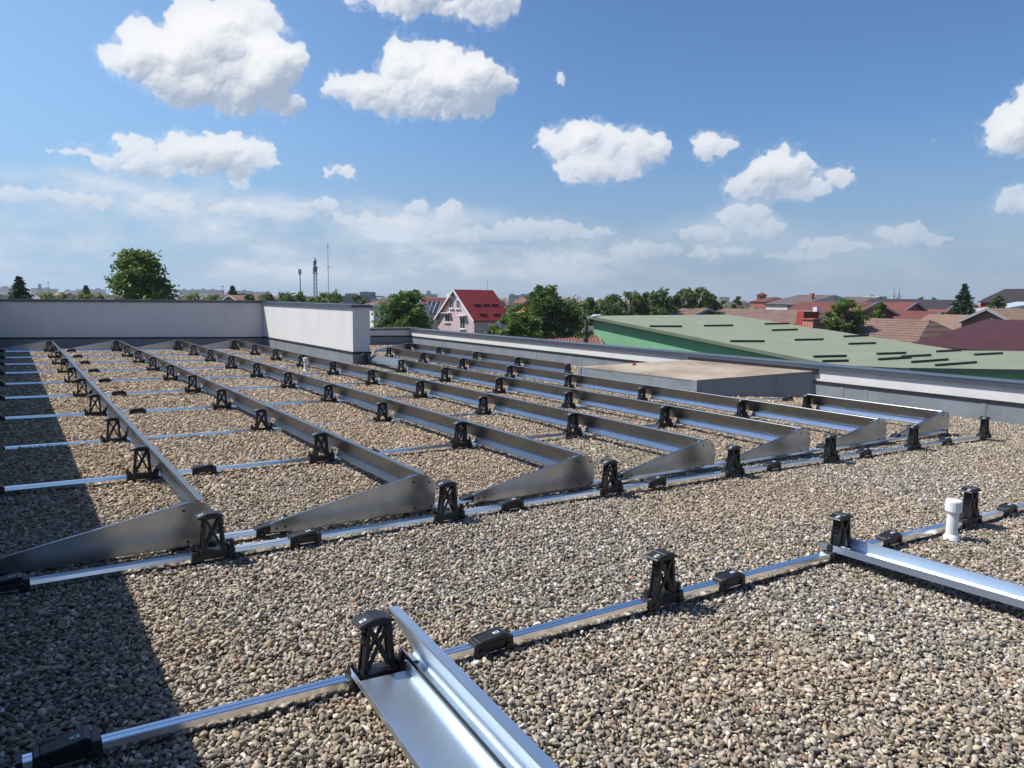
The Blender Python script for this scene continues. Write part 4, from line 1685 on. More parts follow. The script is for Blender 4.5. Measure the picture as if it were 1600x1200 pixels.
# -- pink house with the red roof
def pink_house():
    A, B, C = P(684, 497, 96.5), P(741, 497, 90), P(790, 495, 94)
    ze = P(741, 499, 90)[2]
    zr = P(711, 453.5, 93)[2]
    lab = np.linalg.norm((A-B)[:2])
    root, W3 = house('pink_house', 'pink house with steep red tiled roof and white barge boards', A, B, C, ze, zr, 'pink', 'r_red', windows=[
        ('a', lab*0.30, ze-1.25, 1.15, 1.45), ('a', lab*0.72, ze-0.55, 1.10, 1.0),
        ('a', lab*0.42, ze+1.25, 0.85, 1.1), ('a', lab*0.60, ze+1.25, 0.85, 1.1)])
    ac = MB()
    q = [W3(lab*0.585+dx, -o, ze+z) for z in (2.55, 3.15) for dx, o in ((0, 0), (0.8, 0), (0.8, 0.35), (0, 0.35))]
    ac.hexa(q)
    ac.build('air_conditioner', HM['frame'], root)
    an = MB()
    lc = np.linalg.norm((C-B)[:2])
    an.tube([W3(lab/2, lc*0.9, zr), W3(lab/2, lc*0.9, zr+1.3)], 0.03, 5)
    an.build('antenna', HM['trim'], root)
    # small awnings over the windows
    for s, z in ((lab*0.30, ze+0.35), (lab*0.72, ze+0.60)):
        w = MB()
        w.hexa([W3(s+dx, -o, z+dz) for dz in (0, 0.1) for dx, o in ((-0.85, 0), (0.85, 0), (0.85, 0.5), (-0.85, 0.5))])
        w.build('awning', HM['frame'], root)
    # snow guards on the red slope
    for t_, cs in ((0.44, (0.22, 0.47, 0.72)), (0.10, (0.20, 0.58, 0.86))):
        for c_ in cs:
            q_ = MB()
            a_ = lab/2*t_
            z_ = ze+(zr-ze)*t_+0.22
            q_.bar(W3(a_, lc*c_, z_), W3(a_, lc*(c_+0.19), z_), 0.10, 0.16)
            q_.build('snow_guard', HM['r_maroon'], root)
    # porch on the eave side
    d = MB()
    d.hexa([W3(-o, c, z) for z in (ze-2.9, ze-1.7) for c, o in ((0.4, 0.02), (2.6, 0.02), (2.6, 0.12), (0.4, 0.12))])
    d.build('garage_door', HM['redwall'], root)
    x = MB()
    x.hexa([W3(-o, c, z) for z in (ze-1.2, ze-0.2) for c, o in ((3.1, 0.0), (3.9, 0.0), (3.9, 0.3), (3.1, 0.3))])
    x.build('meter_box', HM['frame'], root)


pink_house()


# -- green shed next door
def green_shed():
    XL = 35.6                                # the shed stands square to our roof: left edge at constant x
    def at_x(u, v):
        d = ray(u, v)
        return CAM+d*(XL/d[0])
    A, Hn = at_x(917, 493.5), at_x(1260, 562)
    e = np.array([1.0, 0, 0])
    p = np.array([0, 1.0, 0])
    nrm = np.cross(e, A-Hn)
    nrm /= np.linalg.norm(nrm)
    if nrm[2] < 0:
        nrm = -nrm

    def on_roof(u, v):
        q = ray(u, v)
        return CAM+q*(((A-CAM) @ nrm)/(q @ nrm))
    Fp = at_x(1300, 569.9)
    G, E = on_roof(1418, 575.2), on_roof(1760, 580)
    B, C, D = on_roof(1140, 491.5), on_roof(1500, 547.6), on_roof(1760, 550)
    root = thing('green_shed', 'green walled shed with wide pale green metal roof beyond the low parapet', 'shed', (Fp[0], Fp[1], GROUND))
    o = np.array([Fp[0], Fp[1], GROUND])
    r = MB()
    poly = [Fp, G, E, D, C, B, A]
    top = [Vector(q-o) for q in poly]
    N = Vector(nrm)
    low = [q-N*0.16 for q in top]
    r.quadface(top)
    r.quadface(low[::-1])
    for i in range(7):
        j = (i+1) % 7
        r.quadface([low[i], low[j], top[j], top[i]])

    def roof_paint():
        m_, n, b = mat('pale_green_roof', (0.36, 0.42, 0.29), 0.6, 0, 0.35)
        pp = geopos(n)
        dd = n.vmath('DOT_PRODUCT', pp, tuple(e))
        fr = n.math('FRACT', n.math('DIVIDE', dd, 1.0))
        seam = n.smooth(n.math('ABSOLUTE', n.math('SUBTRACT', fr, 0.5)), 0.46, 0.5)
        f = n.noise(n.vmath('MULTIPLY', pp, (1, 1, 1)), 0.5, 6, 0.6)
        c = n.mix(n.smooth(f, 0.3, 0.7), (0.245, 0.268, 0.178, 1), (0.215, 0.238, 0.156, 1))
        n.put(b.inputs['Base Color'], n.mix(n.math('MULTIPLY', seam, 0.55), c, (0.15, 0.175, 0.125, 1)))
        bump(n, b, seam, 0.6, 0.03)
        return m_
    r.build('roof', roof_paint(), root)
    # edge flashing along the gable
    f = MB()
    a, b_ = Vector(Fp-o), Vector(A-o)
    off = Vector((-e[0], -e[1], 0))*0.03
    f.bar(a+off-N*0.07, b_+off-N*0.07, 0.05, 0.20)
    f.bar(Vector(G-o)+Vector((0, -0.03, 0))-N*0.08, Vector(E-o)+Vector((0, -0.03, 0))-N*0.08, 0.05, 0.2)
    f.build('eave_flashing', noisy('green_flashing', (0.16, 0.19, 0.13), (0.13, 0.155, 0.11), 2, 0.6), root)
    # walls, set back under the eaves
    w = MB()
    ctr = sum(poly)/len(poly)
    ins = []
    for i, q in enumerate(poly):             # outline set in under the eaves
        a0, b0 = poly[i-1], poly[(i+1) % 7]
        d0, d1 = (q-a0)[:2]/np.linalg.norm((q-a0)[:2]), (b0-q)[:2]/np.linalg.norm((b0-q)[:2])
        n0, n1 = np.array([-d0[1], d0[0]]), np.array([-d1[1], d1[0]])
        bis = (n0+n1)/max(1+n0 @ n1, 0.35)
        c = q[:2]+bis*0.38
        ins.append((c[0], c[1], A[2]-((c-A[:2]) @ nrm[:2])/nrm[2]-0.17))
    tp = [(x-o[0], y-o[1], z-o[2]) for x, y, z in ins]
    bt = [(x, y, -0.2) for x, y, z in tp]
    w.quadface(tp)
    for i in range(7):
        j = (i+1) % 7
        w.quadface([bt[i], bt[j], tp[j], tp[i]])
    w.build('wall', HM['green'], root)
    GUARDS = [(1015, 1065, 511, 511.2), (1100, 1145, 510.2, 509.5), (1141, 1194, 534.5, 534.5), (1195, 1233, 507.2, 506.4), (1206, 1246, 517.2, 516),
              (1242, 1286, 532.3, 531.4), (1271, 1322, 558.8, 557.6), (1318, 1357, 526.8, 525.3), (1326, 1368, 538.6, 537.2), (1370, 1415, 554.2, 552.8),
              (1372, 1423, 563, 559.8), (1408, 1454, 558.6, 556.2), (1424, 1481, 567.2, 563), (1461, 1525, 572.2, 567.4), (1463, 1501, 550.4, 547.4+1), (1522, 1566, 555.4, 553), (1285, 1325, 566, 565)]
    gm = noisy('dark_green_guard', (0.035, 0.045, 0.035), (0.028, 0.035, 0.028), 3, 0.6)
    for (u0, u1, v0, v1) in GUARDS:
        q = MB()
        a, b_ = Vector(on_roof(u0, v0)-o), Vector(on_roof(u1, v1)-o)
        q.bar(a+N*0.06, b_+N*0.06, 0.08, 0.13)
        q.build('snow_guard', gm, root)


green_shed()


# -- trees
tree('broadleaf_tree', 'large airy green tree rising above the back wall on the left', 219, 391, 63, 55, 'bright', 10500, 0.19, v_low=510, shape='dome', bulk=3.2)
spruce('spruce_tree', 'dark spruce above the back wall at the far left', 29, 431, 22, 467, 60)
for (u, v, h, d) in ((78, 457, 22, 95), (105, 458, 20, 100), (138, 456.5, 22, 92), (160, 457, 16, 92)):
    tree('broadleaf_tree', f'low yellow green treetop left of the big tree, {ORD[[78, 105, 138, 160].index(u)+1]} after the spruce', u, v-2, h*1.5, d, 'yellow', 3600, shape='flat', group='low treetops over the back wall')
spruce('spruce_tree', 'tiny conifer just left of the big tree', 134, 446.5, 7, 459, 170)
for (u, v, h, d, k) in ((300, 457, 20, 95, 'bright'), (330, 460, 18, 100, 'yellow')):
    tree('broadleaf_tree', 'low yellow green treetop right of the big tree' if k == 'yellow' else 'low bright green treetop just right of the big tree', u, v-2, h*1.5, d, k, 3600, shape='flat', group='low treetops over the back wall')
spruce('fir_tree', 'bushy dark fir between the red roof and the masts', 363, 447, 10, 463, 140, sparse=1.2)
for i, (u, v, h, d) in enumerate(((395, 458, 14, 110), (418, 456, 20, 105), (446, 454, 22, 100), (470, 455, 20, 102))):
    tree('broadleaf_tree', f'green treetop left of the lattice mast, {ORD[i+1]} from left', u, v-2, h*1.4, d, 'mid', 4200, shape='flat', group='treetops around the masts')
for i, (u, v, h, d) in enumerate(((505, 457, 14, 112), (524, 454.5, 20, 108), (560, 459, 16, 112))):
    tree('broadleaf_tree', f'dark green treetop right of the lattice mast, {ORD[i+1]} from left', u, v-1, h*1.4, d, 'mid', 4200, shape='flat', group='treetops around the masts')
tree('broadleaf_tree', 'round green tree left of the pink house', 630, 454, 50, 52, 'mid', 11000, 0.15, v_low=560, shape='broad', bulk=1.8)
tree('broadleaf_tree', 'small tree tucked against the left side of the pink house', 667, 489, 13, 60, 'mid', 2000, 0.15)
tree('broadleaf_tree', 'large dark green tree between the pink house and the shed', 861, 447, 62, 56, 'dark', 17000, 0.16, v_low=555, shape='broad', bulk=1.8)
tree('broadleaf_tree', 'low bushy tree in front of the red roofed house', 806, 490, 50, 48, 'mid', 9000, 0.14, v_low=550, shape='broad')
tree('broadleaf_tree', 'slim treetop hugging the right eave of the red roof', 808, 468, 20, 70, 'mid', 2500, 0.17)
for i, (u, v, h, d, k) in enumerate(((925, 462, 22, 86, 'dark'), (955, 457, 26, 84, 'willow'), (985, 453, 24, 86, 'willow'), (1010, 455, 20, 88, 'dark'), (1036, 448, 24, 84, 'willow'),
                                     (1066, 449, 24, 86, 'willow'), (1095, 446, 24, 85, 'dark'), (1112, 456, 14, 88, 'willow'))):
    tree('willow_tree', f'drooping grey green tree in the belt behind the green shed, {ORD[i+1]} from left', u, v, h, d, k, 5200, 0.19, 'drooping trees behind the green shed', 'droop', v_low=520)
tree('broadleaf_tree', 'round dark tree beyond the belt of drooping trees', 1151, 459, 11, 130, 'dark', 1800)
tree('broadleaf_tree', 'low tree at the right end of the drooping tree belt', 1129, 464, 12, 105, 'mid', 1500)
tree('broadleaf_tree', 'bright bushy tree behind the brick chimney', 1323, 467, 30, 70, 'bright', 6000, 0.16, v_low=520)
tree('broadleaf_tree', 'small olive tree right of the bushy tree among red roofs', 1376, 472, 13, 74, 'mid', 2500, 0.16, v_low=515)
spruce('spruce_tree', 'tall dark spruce before the dark hipped house', 1508, 443, 24, 492, 85)
tree('broadleaf_tree', 'low dark bush left of the tall spruce', 1488, 478, 13, 86, 'dark', 1800, 0.17)
tree('broadleaf_tree', 'dark tree beside the hipped house at the right edge', 1562, 460, 14, 84, 'dark', 2500, 0.17, v_low=500)
for i, (u, v, h) in enumerate(((1285, 464, 9), (1366, 459, 9), (1438, 462, 11), (1462, 463, 9))):
    tree('broadleaf_tree', f'distant dark treetop over the far roofs at right, {ORD[i+1]} from left', u, v, h, 260, 'dark', 700, group='distant treetops over the far roofs')


# -- other houses, by the photo position and depth of their corners
def block(name, label, cat, u0, u1, v_top, depth, v_base=None, wall='cream', floors=None, roofbits=(), depth_m=10, group=None, turn=0.0):
    """flat roofed building facing us"""
    a, b = P(u0, v_top, depth), P(u1, v_top, depth*(1+turn))
    root = thing(name, label, cat, ((a[0]+b[0])/2, (a[1]+b[1])/2, GROUND), group=group)
    o = np.array([(a[0]+b[0])/2, (a[1]+b[1])/2, GROUND])
    d = (b-a)[:2]
    d = d/np.linalg.norm(d)
    n_ = np.array([-d[1], d[0]])
    if n_ @ np.array([math.sin(YAW), math.cos(YAW)]) < 0:
        n_ = -n_
    zt = (a[2]+b[2])/2-GROUND

    def Q(p, back, z):
        q = p[:2]+n_*back-o[:2]
        return (q[0], q[1], z)
    w = MB()
    w.hexa([Q(a, 0, -0.3), Q(b, 0, -0.3), Q(b, depth_m, -0.3), Q(a, depth_m, -0.3), Q(a, 0, zt), Q(b, 0, zt), Q(b, depth_m, zt), Q(a, depth_m, zt)])
    w.build('wall', HM[wall], root)
    for (s0, s1, dv) in roofbits:
        k = MB()
        p0, p1 = a+(b-a)*s0, a+(b-a)*s1
        h = dv*depth/F_PX
        k.hexa([Q(p0, 0.8, zt), Q(p1, 0.8, zt), Q(p1, depth_m*.6, zt), Q(p0, depth_m*.6, zt), Q(p0, 0.8, zt+h), Q(p1, 0.8, zt+h), Q(p1, depth_m*.6, zt+h), Q(p0, depth_m*.6, zt+h)])
        k.build('stair_head', HM[wall], root)
    return root


def panel_facade():
    """concrete slab block: rows of windows"""
    m_, n, b = mat('slab_block_facade', (0.4, 0.4, 0.4), 0.8)
    sp = n.new('ShaderNodeSeparateXYZ')
    n.l.new(objco(n), sp.inputs[0])
    hx = n.math('ADD', n.math('MULTIPLY', sp.outputs[0], 0.83), n.math('MULTIPLY', sp.outputs[1], -0.56))
    fx = n.math('FRACT', n.math('DIVIDE', hx, 3.4))
    fz = n.math('FRACT', n.math('DIVIDE', sp.outputs[2], 2.9))
    wx = n.math('MULTIPLY', n.math('GREATER_THAN', fx, 0.3), n.math('LESS_THAN', fx, 0.78))
    wz = n.math('MULTIPLY', n.math('GREATER_THAN', fz, 0.35), n.math('LESS_THAN', fz, 0.82))
    n.put(b.inputs['Base Color'], n.mix(n.math('MULTIPLY', wx, wz), (0.36, 0.36, 0.36, 1), (0.06, 0.07, 0.085, 1)))
    return m_


HM['slab'] = panel_facade()
HM['flat'] = noisy('roofing_felt', (0.10, 0.10, 0.105), (0.07, 0.07, 0.075), 0.6, 0.9)

FAR = [(-25, 20, 449, 1500, ((.2, .3, 2), (.6, .75, 2))), (48, 62, 450, 1600, ()), (62, 84, 451, 1450, ((.3, .5, 2),)), (100, 128, 454, 1700, ((.1, .2, 2), (.7, .8, 2))), (119, 134, 452, 1500, ()),
       (139, 160, 452, 1550, ((.5, .7, 2),)), (280, 306, 453, 1400, ((.2, .3, 2), (.7, .8, 2))), (306, 328, 452.5, 1500, ((.4, .5, 2),)), (326, 346, 453, 1350, ((.2, .3, 2),)),
       (370, 391, 454.5, 1400, ((.4, .6, 2),)), (394, 414, 456, 1600, ()), (540, 556, 458, 1500, ()), (562, 584, 457.5, 1100, ((.3, .5, 2),)), (655, 682, 459.5, 900, ((.42, .62, 5),)), (795, 815, 461, 700, ((.1, .4, 2),)), (814, 836, 459.5, 800, ()),
       (1124, 1140, 464, 1300, ()), (1540, 1575, 468, 900, ())]
for i, (u0, u1, v, d, bits) in enumerate(FAR):
    block('apartment_block', f'distant grey apartment block on the skyline, {ORD[i+1] if i < 11 else ["twelfth", "thirteenth", "fourteenth", "fifteenth", "sixteenth", "seventeenth", "eighteenth"][i-11]} from left', 'apartment block', u0, u1, v, d, wall='slab', roofbits=bits, depth_m=14, group='distant apartment blocks on the skyline')


def town_strip():
    """low far roofs and trees that read as one dark band under the skyline"""
    rng = random.Random(4)
    b = MB()
    for i in range(420):
        u = rng.uniform(-60, 1680)
        d = rng.uniform(330, 1300)
        x, y, _ = P(u, 465, d)
        w, l_ = rng.uniform(6, 14), rng.uniform(8, 20)
        h = rng.uniform(3.5, 7.5)
        r = rng.uniform(2.0, 3.5)
        a = rng.uniform(0, 3.14)
        R2 = Matrix.Rotation(a, 3, 'Z')
        pts = [R2 @ Vector(q) for q in ((-w/2, -l_/2, 0), (w/2, -l_/2, 0), (w/2, l_/2, 0), (-w/2, l_/2, 0), (-w/2, -l_/2, h), (w/2, -l_/2, h), (w/2, l_/2, h), (-w/2, l_/2, h), (0, -l_/2, h+r), (0, l_/2, h+r))]
        i0 = len(b.v)
        b.v += [(p.x+x, p.y+y, p.z+GROUND) for p in pts]
        for f in ((0, 1, 5, 4), (1, 2, 6, 5), (2, 3, 7, 6), (3, 0, 4, 7), (4, 5, 8), (6, 7, 9), (5, 6, 9, 8), (7, 4, 8, 9)):
            b.f.append(tuple(i0+k for k in f))
    m_, n, bs = mat('far_roofs', (0.1, 0.08, 0.07), 0.85)
    rnd = n.new('ShaderNodeNewGeometry').outputs['Random Per Island']
    n.put(bs.inputs['Base Color'], n.ramp(rnd, [(0, (0.07, 0.055, 0.05)), (0.3, (0.16, 0.07, 0.05)), (0.5, (0.11, 0.09, 0.085)), (0.7, (0.22, 0.13, 0.09)), (0.9, (0.3, 0.28, 0.26)), (1, (0.06, 0.06, 0.06))], 'CONSTANT'))
    tag(b.build('far_rooftops', m_), 'far low rooftops of the town under the skyline', 'rooftops', kind='stuff')
    r2 = np.random.default_rng(8)
    pts = []
    for i in range(900):
        u = r2.uniform(-60, 1680)
        d = r2.uniform(170, 1200)
        x, y, _ = P(u, 465, d)
        w = r2.uniform(2.2, 4.5)
        h = r2.uniform(3.5, 8.3)
        p = r2.normal(size=(60, 3))
        p /= np.linalg.norm(p, axis=1)[:, None]
        p *= r2.uniform(0.6, 1.0, 60)[:, None]
        pts.append(np.stack([x+p[:, 0]*w, y+p[:, 1]*w, GROUND+h*0.55+p[:, 2]*h*0.45], 1))
    o = leaf_mesh('far_greenery', np.concatenate(pts), 1.5, r2, LEAF['mid'])
    tag(o, 'far treetops of the town that merge into one green band', 'greenery', kind='stuff')


town_strip()


# -- masts
def mast(name, label, u, v_top, depth, kind):
    t = P(u, v_top, depth)
    root = thing(name, label, 'mast', (t[0], t[1], GROUND))
    H = t[2]-GROUND
    mm = noisy('mast_steel', (0.10, 0.11, 0.12), (0.14, 0.15, 0.16), 0.5, 0.6)
    px = depth/F_PX
    b = MB()
    if kind == 'pole':
        b.tube([(0, 0, 0), (0, 0, H*0.9), (0, 0, H)], [px*1.1, px*0.8, px*0.7], 8)
        b.build('pole', mm, root)
        for k in range(3):
            a = k*2.09+0.4
            q = MB()
            x, y = math.cos(a)*px*1.8, math.sin(a)*px*1.8
            q.box(x-px*0.6, x+px*0.6, y-px*.5, y+px*.5, H-px*8, H+px*0.5)
            q.build('antenna', mm, root)
    elif kind == 'lattice':
        w0, w1 = px*2.6, px*1.8
        for sx, sy in ((-1, -1), (1, -1), (1, 1), (-1, 1)):
            b.bar((sx*w0, sy*w0, 0), (sx*w1, sy*w1, H*0.86), px*0.55, px*0.55, (0, 1, 0))
        n_ = 14
        for k in range(n_):
            z0, z1 = H*0.86*k/n_, H*0.86*(k+1)/n_
            a0, a1 = w0+(w1-w0)*k/n_, w0+(w1-w0)*(k+1)/n_
            for (p, q) in (((-1, -1), (1, -1)), ((1, -1), (1, 1)), ((1, 1), (-1, 1)), ((-1, 1), (-1, -1))):
                b.bar((p[0]*a0, p[1]*a0, z0), (q[0]*a1, q[1]*a1, z1), px*0.35, px*0.35)
                b.bar((p[0]*a1, p[1]*a1, z1), (q[0]*a1, q[1]*a1, z1), px*0.3, px*0.3)
        b.build('lattice', mm, root)
        q = MB()
        q.tube([(0, 0, H*0.84), (0, 0, H)], px*0.7, 6)
        q.build('top_pole', mm, root)
        for k, (dx, z) in enumerate(((-1.8, 0.78), (1.9, 0.80), (-1.2, 0.89), (0.9, 0.91), (-0.3, 0.80))):
            q = MB()
            q.box(dx*px*1.3-px*0.9, dx*px*1.3+px*0.9, -px, px, H*z-px*3, H*z+px*5)
            q.build('antenna', mm, root)
        q = MB()
        q.box(-px*4.2, px*4.2, -px*4, px*4, H*0.74, H*0.74+px*0.7)
        q.build('platform', mm, root)
    else:
        b.tube([(0, 0, 0), (0, 0, H*0.55), (0, 0, H)], [px*0.55, px*0.5, px*0.35], 6)
        b.build('pole', noisy('pale_mast_steel', (0.3, 0.32, 0.34), (0.24, 0.26, 0.28), 0.5, 0.6), root)
        for k, (z, w) in enumerate(((0.66, 1.6), (0.96, 1.4))):
            q = MB()
            q.box(-px*w, px*w, -px*w, px*w, H*z, H*z+px*1.0)
            q.build('antenna', mm, root)


mast('antenna_mast', 'short antenna pole left of the lattice mast', 468.5, 421, 260, 'pole')
mast('lattice_mast', 'dark lattice mast with antennas over the back wall', 492, 402, 300, 'lattice')
mast('radio_mast', 'tall thin pale radio mast right of the lattice mast', 512, 381, 420, 'thin')
mast('antenna_mast', 'tiny far pole near the bushy fir on the left', 348, 446, 300, 'thin')
mast('antenna_mast', 'tiny far mast between the spruce and the big tree', 75, 441, 900, 'thin')
mast('chimney_stack', 'tiny far stack left of the tiny mast on the left skyline', 62, 444, 900, 'pole')


def spire(u, v, label):
    d = 900
    t = P(u, v, d)
    root = thing('church_spire', label, 'church tower', (t[0], t[1], GROUND), group='twin church spires')
    H = t[2]-GROUND
    b = MB()
    b.box(-1.5, 1.5, -1.5, 1.5, 0, H*0.58)
    b.build('tower', HM['cream'], root)
    r = MB()
    r.tube([(0, 0, H*0.58), (0, 0, H*0.64), (0, 0, H*0.76), (0, 0, H)], [2.1, 1.7, 0.7, 0.12], 8)
    r.build('spire', HM['grey'], root)


spire(1397, 448, 'left one of the twin church spires on the right skyline')
spire(1405.5, 449, 'right one of the twin church spires on the right skyline')

# left and middle background
house('house', 'house with solar panels on a dark red roof behind the round tree', P(648, 500, 118), P(668, 500, 110), P(690, 500, 120), P(668, 488, 110)[2], P(668, 466, 114)[2], 'cream', 'r_rust', hip=0)
house('house', 'low red roofed house left of the bushy fir', P(332, 470, 150), P(350, 470, 143), P(372, 470, 150), P(350, 464.5, 143)[2], P(350, 459, 146)[2], 'cream', 'r_rust', axis='AB')
house('house', 'brown roofed house just over the back wall right of the fir', P(352, 470, 120), P(372, 472, 112), P(384, 470, 118), P(372, 469, 112)[2], P(372, 462, 115)[2], 'brown', 'r_clay')
block('building', 'dark flat roofed building right of the masts', 'building', 535, 586, 462, 150, wall='grey', roofbits=((.05, .3, 3), (.5, .6, 6), (.75, .85, 6)))
block('building', 'small white building seen left of the round tree', 'building', 580, 603, 467, 120, wall='white', roofbits=((.3, .6, 3),))
house('house', 'white house with brown roof peeping out beside the tall white wall', P(566, 500, 96), P(584, 500, 90), P(602, 500, 97), P(584, 478, 90)[2], P(584, 468, 93)[2], 'white', 'r_clay', axis='AB',
      windows=(('a', 1.0, P(584, 488, 90)[2], 0.9, 1.0),))
house('house', 'orange yellow house hidden behind the trees right of the red roof', P(804, 490, 104), P(820, 490, 100), P(836, 490, 106), P(820, 473, 100)[2], P(820, 461.5, 103)[2], 'orange', 'r_clay', axis='AB')


def solar():
    o = P(672, 480, 106)
    root = thing('solar_array', 'small black solar panels on the dark red roof left of the pink house', 'solar panels', tuple(o))
    for k in range(3):
        u = 662+7*k
        c = [P(u, 490, 104)-o, P(u+6.5, 490, 104)-o, P(u+13.5, 472, 108)-o, P(u+7, 472, 108)-o]
        t = [p+np.array([0, 0, .06]) for p in c]
        m_ = MB()
        m_.hexa([tuple(p) for p in c]+[tuple(p) for p in t])
        m_.build('panel', HM['glass'], root)
        f = MB()
        for i in range(4):
            f.bar(tuple(t[i]+np.array([0, 0, .02])), tuple(t[(i+1) % 4]+np.array([0, 0, .02])), 0.06, 0.04)
        f.build('panel_frame', HM['trim'], root)


solar()

# low brick roof and street lamp before the green shed
house('outbuilding', 'low outbuilding with orange tiled roof left of the green shed', P(856, 545, 52), P(934, 545, 52), P(938, 545, 58), P(890, 541, 52)[2], P(890, 524, 55)[2], 'brick', 'r_clay', axis='AB')
house('outbuilding', 'small grey gabled shed behind the low orange roof', P(880, 528, 62), P(908, 530, 61), P(918, 530, 66), P(893, 521, 61)[2], P(893, 511, 63)[2], 'grey', 'r_grey')


def lamp():
    t = P(916, 500, 44)
    root = thing('street_lamp', 'old street lamp on a grey pole at the corner of the green shed', 'street lamp', (t[0], t[1], GROUND))
    b = MB()
    H = t[2]-GROUND
    b.tube([(0, 0, 0), (0, 0, H)], [0.15, 0.12], 8)
    b.build('pole', M['bark'], root)
    a = MB()
    d = Vector((_r[0], _r[1], 0))
    a.tube([(0, 0, H-0.2), tuple(d*0.15+Vector((0, 0, H+0.1))), tuple(d*0.4+Vector((0, 0, H+0.22)))], 0.03, 6)
    a.build('arm', HM['trim'], root)
    h = MB()
    h.tube([tuple(d*0.3+Vector((0, 0, H+0.2))), tuple(d*0.45+Vector((0, 0, H+0.24))), tuple(d*0.85+Vector((0, 0, H+0.28)))], [0.05, 0.10, 0.06], 8)
    h.build('lamp_head', HM['frame'], root)
    for z in (0.7, 1.1):
        k = MB()
        k.bar((-0.3, 0, H-z), (0.3, 0.1, H-z), 0.08, 0.08)
        k.build('cross_arm', HM['trim'], root)


lamp()

# right background
house('house', 'old brown roof fragment behind the shed, under the drooping trees', P(1045, 500, 84), P(1078, 500, 82), P(1086, 500, 88), P(1060, 494, 83)[2], P(1060, 482.5, 85)[2], 'brown', 'r_brown', axis='AB')
house('house', 'white walled house with broad grey brown roof in the right distance', P(1196, 490, 135), P(1246, 490, 128), P(1262, 485, 142), P(1240, 476, 128)[2], P(1230, 461, 134)[2], 'white', 'r_grey', axis='AB',
      windows=(('a', 2.0, P(1240, 483, 128)[2], 1.0, 0.9),), chimney=(0.8, 4.0, P(1240, 459.5, 134)[2], 0.5))


def red_tower():
    t = P(1190.5, 457, 230)
    root = thing('red_tower_house', 'octagonal brick red tower above a red roof in the distance', 'tower', (t[0], t[1], GROUND))
    H = t[2]-GROUND
    b = MB()
    b.tube([(0, 0, 0), (0, 0, H-0.9)], 1.45, 8)
    b.build('tower_wall', HM['brick'], root)
    r = MB()
    r.tube([(0, 0, H-0.9), (0, 0, H-0.75), (0, 0, H)], [1.75, 1.7, 0.15], 8)
    r.build('tower_roof', HM['r_rust'], root)
    for k in range(8):
        a = math.pi/8+k*math.pi/4
        w = MB()
        c, s = math.cos(a), math.sin(a)
        R2 = Matrix.Rotation(a, 3, 'Z')
        w.box(1.30, 1.37, -0.28, 0.28, H-2.2, H-1.2, rot=R2)
        w.build('window', HM['glass'], root)


red_tower()
house('house', 'red roofed house around the octagonal tower', P(1172, 480, 226), P(1196, 480, 220), P(1212, 480, 230), P(1196, 471.5, 220)[2], P(1192, 464.5, 224)[2], 'brick', 'r_rust', hip=0.6, axis='AB')
rb = block('building', 'bright red box building with an air conditioner on its roof', 'building', 1256, 1280, 487, 66, wall='redwall', depth_m=1.6)
ac = MB()
o_ = P(1276, 487, 67.2)-np.array(rb.location)
ac.box(o_[0]-0.30, o_[0]+0.25, o_[1]-0.2, o_[1]+0.2, o_[2], o_[2]+0.42)
ac.build('air_conditioner', HM['frame'], rb)


def hy(name, label, uA, uB, dB, W, v_eave, v_ridge, wall, roof, axis='AB', **kw):
    """house squared to our roof: near corner B seen at uB, dB metres deep; its long side runs back to uA"""
    B = P(uB, v_eave, dB)
    dA = ray(uA, 500)
    A = np.array([B[0], B[0]*dA[1]/dA[0], 0])
    C = np.array([B[0]+W, B[1], 0])
    if axis == 'AB':
        R_ = np.array([B[0]+W/2, (A[1]+B[1])/2, 0])
    else:
        R_ = np.array([B[0], (A[1]+B[1])/2, 0])
    q = R_-CAM
    d = q[0]*_f[0]+q[1]*_f[1]
    u = 800+F_PX*(q[0]*_r0[0]+q[1]*_r0[1])/d
    zr = 1.6-(v_ridge-(465.6+0.0112*(u-795)))*d/F_PX
    return house(name, label, A, B, C, B[2], zr, wall, roof, axis=axis, **kw)


hy('long_house', 'long low house with old brown tiled roof right behind the shed roof', 1082, 1240, 74, 9, 506, 484.5, 'brown', 'r_brown', hip=0.12)
hy('house', 'brick red barn with a wide rust roof behind the chimney', 1224, 1330, 84, 9, 492, 473, 'brick', 'r_rust', over=0.5)
hy('house', 'wide striped roof of old brown tiles behind the brick chimney', 1268, 1428, 64, 11, 538, 499.5, 'brown', 'r_brown', hip=0.3)
hy('house', 'large low roof of maroon metal tiles at the right behind the shed', 1424, 1760, 50, 15, 560, 503, 'brown', 'r_maroon', hip=0.36)
hy('house', 'tan clay tiled roof between the maroon roof and the bushy tree', 1424, 1520, 78, 9, 518, 493, 'brown', 'r_tan')
hy('house', 'brown gabled house with pale barge boards above the maroon roof', 1503, 1584, 70, 12, 504, 483, 'brown', 'r_tan', axis='BC')
hy('house', 'striped clay roof at the right edge above the maroon roof', 1560, 1690, 86, 9, 508, 484, 'brown', 'r_brown', trim=False)
hy('house', 'dark hipped house with a bright red wall at the far right', 1530, 1612, 112, 10, 472, 452.5, 'redwall', 'r_dark', hip=0.35)
hy('house', 'rust red gabled roof right of the bushy tree', 1345, 1400, 98, 9, 494, 473, 'brick', 'r_rust')
hy('house', 'rust red roof running behind the tan roof', 1380, 1440, 88, 8, 506, 487, 'brick', 'r_rust')
hy('house', 'dark grey roofed house with a white gable in the right distance', 1405, 1478, 130, 9, 484, 469, 'white', 'r_dark')
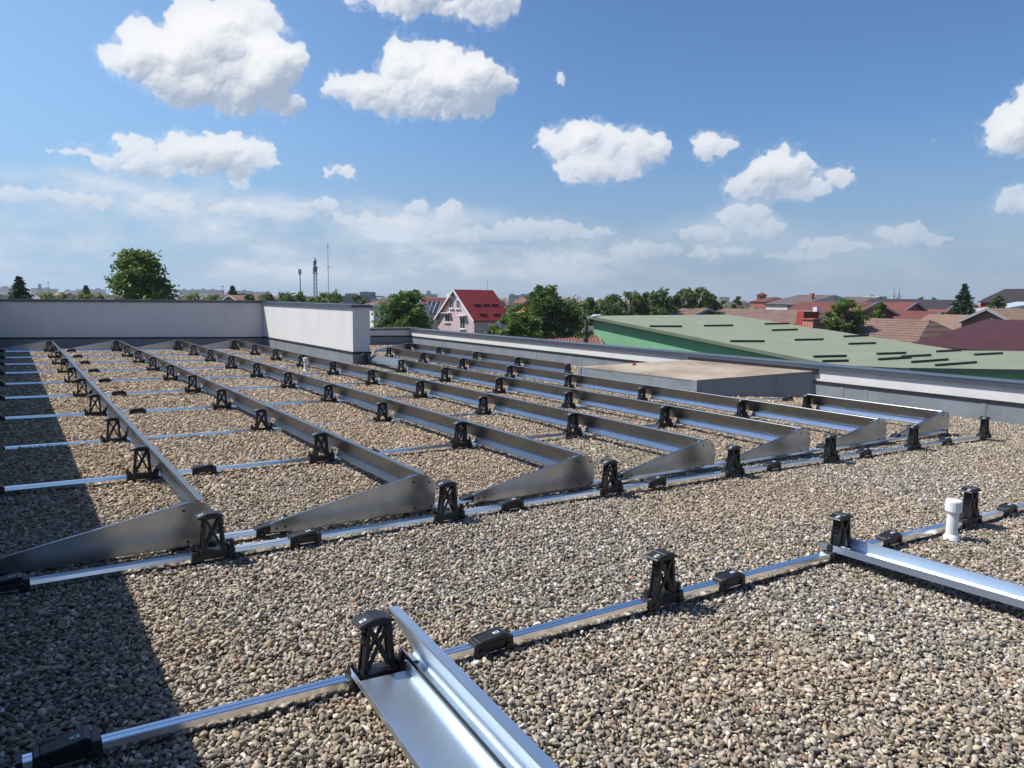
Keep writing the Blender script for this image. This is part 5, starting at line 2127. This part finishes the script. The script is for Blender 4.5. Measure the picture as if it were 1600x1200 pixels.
hy('house', 'clay red strip of roof before the dark grey roofed house', 1402, 1466, 114, 7, 493, 484, 'cream', 'r_clay', trim=False)


def chimney():
    t = P(1268, 497.5, 58)
    root = thing('brick_chimney', 'square brick chimney rising behind the green shed roof', 'chimney', (t[0], t[1], t[2]-6))
    b = MB()
    b.box(-0.48, 0.48, -0.48, 0.48, 0, 5.9)
    for i, f in enumerate(b.f):
        q = [Vector(b.v[k]) for k in f]
        b.uv[i] = [((p.x if abs(q[0].x-q[2].x) > 0.1 else p.y), p.z) for p in q]
    b.build('shaft', HM['brickwork'], root)
    c = MB()
    c.box(-0.56, 0.56, -0.56, 0.56, 5.9, 6.0)
    c.build('chimney_cap', HM['brick'], root)


chimney()
house('house', 'pale metal roof left of the dark hipped house', P(1512, 492, 92), P(1544, 494, 88), P(1556, 490, 98), P(1530, 487, 89)[2], P(1532, 472, 93)[2], 'white', 'r_metal', axis='AB')
house('house', 'low brown roof below the twin church spires', P(1345, 485, 150), P(1412, 485, 145), P(1430, 480, 158), P(1380, 478, 147)[2], P(1380, 467.5, 152)[2], 'cream', 'r_dark', axis='AB')
block('building', 'small white flat roofed block left of the twin spires', 'building', 1374, 1386, 463, 210, wall='white')
house('house', 'dark roofed house beside the white flat roofed block', P(1300, 480, 190), P(1350, 480, 184), P(1366, 476, 198), P(1325, 473, 187)[2], P(1325, 464, 192)[2], 'grey', 'r_grey', axis='AB')


# ------------------------------------------------------------------ thin summer haze over the town
def haze():
    b = MB()
    b.box(-2650, 2650, -2650, 2650, GROUND-1.0, 42)
    m_ = bpy.data.materials.new('summer_haze')
    m_.use_nodes = True
    n = NT(m_.node_tree)
    n.n.clear()
    out = n.new('ShaderNodeOutputMaterial')
    v = n.new('ShaderNodeVolumePrincipled')
    v.inputs['Color'].default_value = (0.90, 0.95, 1.0, 1)
    v.inputs['Density'].default_value = 0.00020
    v.inputs['Anisotropy'].default_value = 0.2
    n.l.new(v.outputs[0], out.inputs['Volume'])
    tag(b.build('haze', m_), kind='stuff')


haze()
